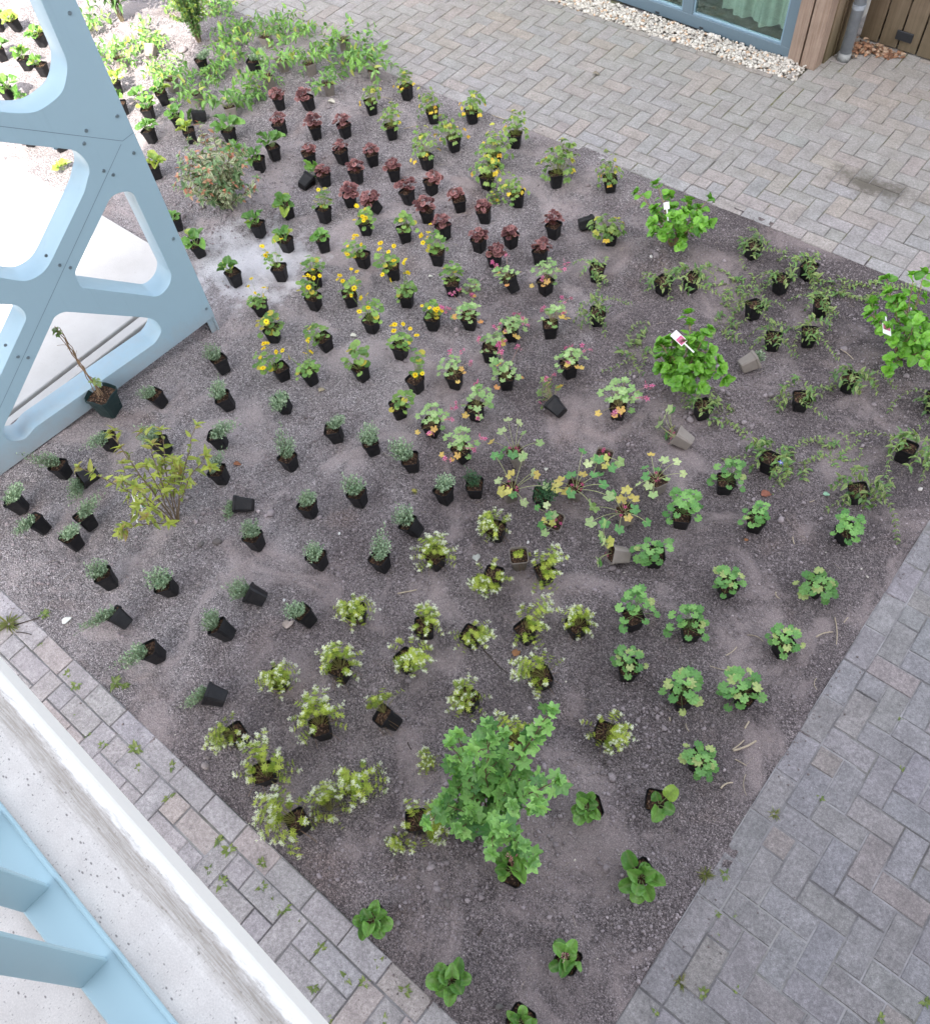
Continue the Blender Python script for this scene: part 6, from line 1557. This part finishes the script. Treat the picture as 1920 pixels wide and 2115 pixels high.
for x, y, s, g_, label in [(-2.547,-1.273,1.50,0,"small green weed in the paving or soil edge, tenth from the photo's left"),
(-3.036,-1.256,1.30,0,"small green weed in the paving or soil edge, fifth from the photo's left"),
(-3.119,-1.245,1.00,0,"small green weed in the paving or soil edge, third from the photo's left"),
(-2.348,-1.223,1.20,0,"small green weed in the paving or soil edge, thirteenth from the photo's left"),
(-2.246,-1.324,1.30,0,"small green weed in the paving or soil edge, twelfth from the photo's left"),
(-2.794,-1.369,1.00,0,"small green weed in the paving or soil edge, sixth from the photo's left"),
(-2.686,-1.361,1.00,0,"small green weed in the paving or soil edge, seventh from the photo's left"),
(-2.467,-1.323,0.80,0,"small green weed in the paving or soil edge, eleventh from the photo's left"),
(-2.928,-1.367,0.80,0,"small green weed in the paving or soil edge, fourth from the photo's left"),
(-2.891,-1.132,1.70,0,"small green weed in the paving or soil edge, sixth from the photo's top"),
(-2.842,-1.108,1.00,0,"small green weed in the paving or soil edge, eighth from the photo's top"),
(-1.929,-1.307,1.20,0,"small green weed in the paving or soil edge, fifteenth from the photo's left"),
(-1.864,-1.305,1.30,0,"small green weed in the paving or soil edge, seventeenth from the photo's left"),
(-1.872,-1.412,1.00,0,"small green weed in the paving or soil edge, fourteenth from the photo's left"),
(-1.790,-1.417,1.40,0,"small green weed in the paving or soil edge, sixteenth from the photo's left"),
(-1.709,-1.249,1.00,0,"small green weed in the paving or soil edge, nineteenth from the photo's left"),
(-1.643,-1.316,1.10,0,"small green weed in the paving or soil edge, eighteenth from the photo's left"),
(-1.587,-1.315,1.00,0,"small green weed in the paving or soil edge, nineteenth from the photo's bottom"),
(-1.510,-1.320,1.40,0,"small green weed in the paving or soil edge, eighteenth from the photo's bottom"),
(-1.418,-1.320,0.70,0,"small green weed in the paving or soil edge, fifteenth from the photo's bottom"),
(-1.281,-1.330,1.10,0,"small green weed in the paving or soil edge, thirteenth from the photo's bottom"),
(-1.126,-1.337,1.30,0,"small green weed in the paving or soil edge, eleventh from the photo's bottom"),
(-1.205,-1.446,1.00,0,"small green weed in the paving or soil edge, ninth from the photo's bottom"),
(-1.058,-1.306,1.00,0,"small green weed in the paving or soil edge, tenth from the photo's bottom"),
(-0.914,-1.224,1.20,0,"small green weed in the paving or soil edge, seventh from the photo's bottom"),
(-1.085,-1.491,1.00,0,'small green weed in the paving or soil edge, lowest'),
(-0.910,-1.349,1.00,0,"small green weed in the paving or soil edge, second from the photo's bottom"),
(-1.059,-1.214,1.00,0,"small green weed in the paving or soil edge, twelfth from the photo's bottom"),
(-0.067,-0.194,0.80,0,"small green weed in the paving or soil edge, seventh from the photo's right"),
(-0.004,0.432,0.80,0,"small green weed in the paving or soil edge, fifth from the photo's right"),
(-0.011,-0.507,1.00,0,"small green weed in the paving or soil edge, sixth from the photo's bottom"),
(0.540,-0.169,1.00,0,"small green weed in the paving or soil edge, third from the photo's bottom"),
(0.642,-0.016,1.00,0,'small green weed in the paving or soil edge, rightmost'),
(-0.162,-0.083,1.10,0,"small green weed in the paving or soil edge, eighth from the photo's right"),
(-0.109,-0.228,0.70,0,"small green weed in the paving or soil edge, ninth from the photo's right"),
(-3.258,3.628,1.00,0,'small green weed in the paving or soil edge, topmost'),
(-3.188,3.620,1.00,0,"small green weed in the paving or soil edge, second from the photo's top"),
(-3.492,-1.124,1.30,0,"small green weed in the paving or soil edge, second from the photo's left"),
(0.109,0.955,0.60,0,"small green weed in the paving or soil edge, third from the photo's right"),
(0.207,0.753,0.60,0,"small green weed in the paving or soil edge, second from the photo's right"),
(-0.118,-0.673,0.70,0,"small green weed in the paving or soil edge, fourth from the photo's bottom"),
(0.082,-0.417,0.70,0,"small green weed in the paving or soil edge, sixth from the photo's right"),
(-3.361,-1.238,0.70,0,'small green weed in the paving or soil edge, leftmost'),
(-0.068,-0.304,0.60,0,"small green weed in the paving or soil edge, tenth from the photo's right"),
(-3.596,-1.270,1.50,1,'tuft of thin grass at the bed edge, leftmost'),
(-0.124,0.254,0.60,1,'tuft of thin grass at the bed edge, rightmost'),
(-0.223,-0.132,0.75,1,"tuft of thin grass at the bed edge, second from the photo's bottom"),
(-0.094,-0.530,0.60,1,'tuft of thin grass at the bed edge, lowest'),
(-2.439,0.592,0.40,1,'tuft of thin grass at the bed edge, topmost')]:
    r = np.random.default_rng(int(abs(x * 1e4)) + 3)
    o = bpy.data.objects.new('weed' if not g_ else 'grass_tuft', (WG if g_ else WV)[int(r.integers(2 if g_ else 4))]); link(o)
    zz = -.004 if not (y > BY0 and x < BX1 and y < BY1) else float(ground_h(x, y))
    o.location = (x, y, zz); o.rotation_euler = (0, 0, float(r.random() * 6)); o.scale = (s, s, s * .8)
    tag(o, label, 'weed' if not g_ else 'grass', 'weeds between the pavers' if not g_ else 'grass tufts at the bed edge')
STRAW = grain_material('dry_straw', 120, 0.7)
for x, y, ang, L, rad, dark, label in [(-0.364,0.430,1.05,0.113,0.0052,0,"pale dry straw on the soil, fourth straw from the photo's bottom"),
(-0.388,0.417,1.31,0.072,0.0032,0,"pale dry straw on the soil, fifth straw from the photo's bottom"),
(-0.338,0.232,1.09,0.059,0.0040,0,'pale dry straw on the soil, lowest of its kind'),
(-0.336,1.123,0.96,0.086,0.0036,0,"pale dry straw on the soil, fourth straw from the photo's right"),
(-0.305,1.171,-1.06,0.140,0.0028,0,"pale dry straw on the soil, third straw from the photo's right"),
(-0.292,1.252,1.47,0.036,0.0024,0,"pale dry straw on the soil, second straw from the photo's right"),
(-0.579,0.910,0.21,0.076,0.0024,0,"pale dry straw on the soil, ninth straw from the photo's right"),
(-0.641,0.677,0.36,0.073,0.0020,0,"pale dry straw on the soil, eighth straw from the photo's left"),
(-0.603,0.350,-0.61,0.037,0.0024,0,"pale dry straw on the soil, sixth straw from the photo's bottom"),
(-0.341,0.356,0.10,0.052,0.0028,0,"pale dry straw on the soil, third straw from the photo's bottom"),
(-0.275,0.288,-1.03,0.091,0.0016,0,"pale dry straw on the soil, second straw from the photo's bottom"),
(-0.403,0.522,1.59,0.039,0.0040,0,"pale dry straw on the soil, seventh straw from the photo's bottom"),
(-2.063,0.104,0.86,0.096,0.0040,0,"pale dry straw on the soil, second straw from the photo's left"),
(-0.605,1.171,-0.57,0.039,0.0032,0,"pale dry straw on the soil, eighth straw from the photo's right"),
(-0.691,1.492,-0.89,0.042,0.0032,0,"pale dry straw on the soil, seventh straw from the photo's right"),
(-0.727,1.752,1.06,0.030,0.0024,0,"pale dry straw on the soil, sixth straw from the photo's right"),
(-4.620,3.054,0.92,0.100,0.0024,0,"pale dry straw on the soil, third straw from the photo's left"),
(-1.020,2.749,-0.41,0.128,0.0024,0,'pale dry straw on the soil, rightmost of its kind'),
(-0.634,0.785,1.30,0.070,0.0024,0,"pale dry straw on the soil, tenth straw from the photo's left"),
(-0.684,0.335,-0.82,0.016,0.0040,0,"pale dry straw on the soil, fifth straw from the photo's left"),
(-0.251,0.884,-1.06,0.058,0.0016,0,"pale dry straw on the soil, fifth straw from the photo's right"),
(-5.033,3.254,0.22,0.102,0.0024,0,'pale dry straw on the soil, leftmost of its kind'),
(-1.204,1.560,1.24,0.029,0.0024,0,"pale dry straw on the soil, fifth straw from the photo's top"),
(-4.143,3.533,0.11,0.145,0.0024,0,"pale dry straw on the soil, second straw from the photo's top"),
(-1.488,0.081,-0.17,0.184,0.0024,1,'dark thin stick on the soil, rightmost of its kind'),
(-3.530,-1.205,1.00,0.124,0.0032,1,'dark thin stick on the soil, topmost of its kind'),
(-0.808,-0.877,1.60,0.031,0.0032,1,'dark thin stick on the soil, lowest of its kind'),
(-1.534,-0.481,-0.40,0.040,0.0028,1,"dark thin stick on the soil, second stick from the photo's bottom"),
(-3.485,-1.253,0.49,0.087,0.0024,1,'dark thin stick on the soil, leftmost of its kind')]:
    r = np.random.default_rng(int(abs(x * 1e4)) + 5)
    mb = MB(); t = np.linspace(-.5, .5, 6); bend = r.normal(0, .06) * L
    pts = np.stack([t * L, bend * (1 - 4 * t * t), rad * .7 + 0 * t], -1)
    col = np.array((.42, .35, .26)) if not dark else np.array((.05, .038, .03))
    mb.tube(pts, rad, rad * .8, col * rnd(r, .85, 1.15), 6)
    o = mb.obj('straw' if not dark else 'stick', STRAW)
    o.location = (x, y, float(ground_h(x, y)) + .004); o.rotation_euler = (0, 0, ang)
    tag(o, label, 'straw' if not dark else 'stick', 'straws and sticks lying on the soil')
DEADM = leaf_material('dead_leaf_surface', .8, .15, .12)
for x, y, ang, L, col, label in [(-1.431,0.179,1.73,0.050,(0.4, 0.2, 0.1),'orange brown fallen leaf lying above the currant bush'),
(-0.932,1.662,1.03,0.060,(0.24, 0.1, 0.07),'reddish dead leaf right of the taupe pots'),
(-3.377,0.136,0.63,0.040,(0.32, 0.14, 0.08),'small rusty leaf beside a grey-green herb near the azalea'),
(-0.875,-0.187,0.31,0.050,(0.45, 0.33, 0.26),'pale brown leaf at the right side of the currant bush'),
(-3.505,1.247,0.85,0.045,(0.6, 0.58, 0.5),'cream coloured leaf among the potted daisies'),
(-3.351,0.809,1.53,0.050,(0.4, 0.34, 0.24),'dry tan leaf below the potted daisies'),
(-1.913,0.471,2.40,0.055,(0.5, 0.5, 0.46),'pale grey leaf above the lower woodruffs'),
(-5.340,2.962,0.56,0.070,(0.62, 0.58, 0.5),'whitish scrap of leaf below the taupe pots at the top'),
(-3.361,-1.070,1.52,0.050,(0.7, 0.7, 0.66),'white petal like scrap at the left edge of the bed'),
(-0.687,1.829,0.63,0.035,(0.3, 0.5, 0.35),'pale green fallen leaf near the right edge'),
(-1.950,1.126,2.06,0.030,(0.5, 0.48, 0.42),'small pale leaf above the dark herb'),
(-2.438,-0.378,2.03,0.070,(0.55, 0.45, 0.4),'torn pinkish scrap among the grey-green herbs'),
(-3.854,4.378,0.55,0.060,(0.22, 0.19, 0.15),'curled grey leaf on the upper paving'),
(-3.461,1.928,1.10,0.030,(0.6, 0.58, 0.52),'tiny cream leaf beside a daisy pot'),
(-2.439,0.592,0.63,0.030,(0.3, 0.27, 0.08),'small mossy leaf beside the grey-green herbs'),
(-0.876,1.353,1.20,0.025,(0.35, 0.16, 0.08),'small orange leaf below a green geranium')]:
    mb = MB(); put(mb, OVATE[int(abs(x * 100)) % 4], (-L / 2, 0, .006), (1, 0, .1), (0.2, .1, 1), L, col, np.array(col) * .8, np.array(col) * 1.25, 1.1)
    o = mb.obj('fallen_leaf', DEADM); o.location = (x, y, float(ground_h(x, y)) + .004); o.rotation_euler = (0, 0, ang)
    tag(o, label, 'leaf', 'single fallen leaves on the soil')
# heap of brown leaves between the downpipe and the gate
r = np.random.default_rng(800); mb = MB()
for k in range(150):
    t = r.random(); x = -2.40 + .33 * t ** 1.3 + r.normal(0, .02); y = 5.80 - .20 * r.random() * (1 - .6 * t); 
    if t < .25: y = 5.55 + .25 * r.random()
    z = .004 + .035 * r.random() * (1 - t)
    a = r.random() * 6.28; c = lerp((0.19, 0.10, 0.065), (0.37, 0.21, 0.13), r.random())
    if r.random() < .2: c = lerp(c, (.5, .38, .28), .7)
    put(mb, OVATE[k % 4], (x, y, z), (math.cos(a), math.sin(a), rnd(r, -.2, .5)), r.normal(0, .5, 3) + (0, 0, 1), rnd(r, .025, .05), c, c * .8, c * 1.2, 1.1)
tag(mb.obj('fallen_leaves', DEADM), kind='stuff')
# stones
for x, y, s, col, label in [(-2.225,-1.124,0.018,(0.27, 0.235, 0.225),'grey cobble near the bed edge by the front woodruffs'),
(-2.245,-1.091,0.011,(0.2, 0.17, 0.16),'smaller stone above the grey cobble by the bed edge'),
(-3.298,0.611,0.014,(0.16, 0.14, 0.14),'grey clod right of a grey-green herb'),
(-3.260,0.631,0.012,(0.17, 0.15, 0.15),'second grey clod beside the herbs'),
(-2.374,2.820,0.011,(0.6, 0.58, 0.54),'white pebble below the upper hydrangea'),
(-0.327,2.151,0.012,(0.5, 0.46, 0.43),'pale pebble near the right edge of the bed'),
(-1.751,0.695,0.008,(0.6, 0.58, 0.56),'white pebble right of a woodruff'),
(-3.123,-0.351,0.017,(0.12, 0.11, 0.105),'dark clod below the azalea'),
(-3.066,-0.284,0.023,(0.125, 0.11, 0.105),'large dark clod right of the azalea'),
(-0.978,-0.880,0.014,(0.15, 0.13, 0.125),'brown clod among the front bergenias'),
(-0.589,-1.035,0.013,(0.15, 0.14, 0.13),'brown clod beside the lowest bergenia'),
(-7.382,3.022,0.018,(0.3, 0.29, 0.28),'round grey stone near the far bushes'),
(-2.581,0.147,0.008,(0.65, 0.64, 0.62),'tiny white pebble among the grey-green herbs'),
(-2.542,-0.306,0.008,(0.6, 0.6, 0.6),'tiny white pebble by a toppled herb'),
(-2.116,-0.048,0.008,(0.6, 0.58, 0.52),'cream pebble beside a woodruff')]:
    r = np.random.default_rng(int(abs(x * 1e4)) + 9)
    V = ICO2_V * (1 + .22 * (r.random((len(ICO2_V), 1)) - .5)) * np.array((1.2, .85, .7)) * s
    mb = MB(); mb.add(V, ICO2_F, col); o = mb.obj('stone', CLOD, None, True)
    o.location = (x, y, float(ground_h(x, y)) + s * .35); o.rotation_euler = (0, 0, float(r.random() * 6)); tag(o, label, 'stone')
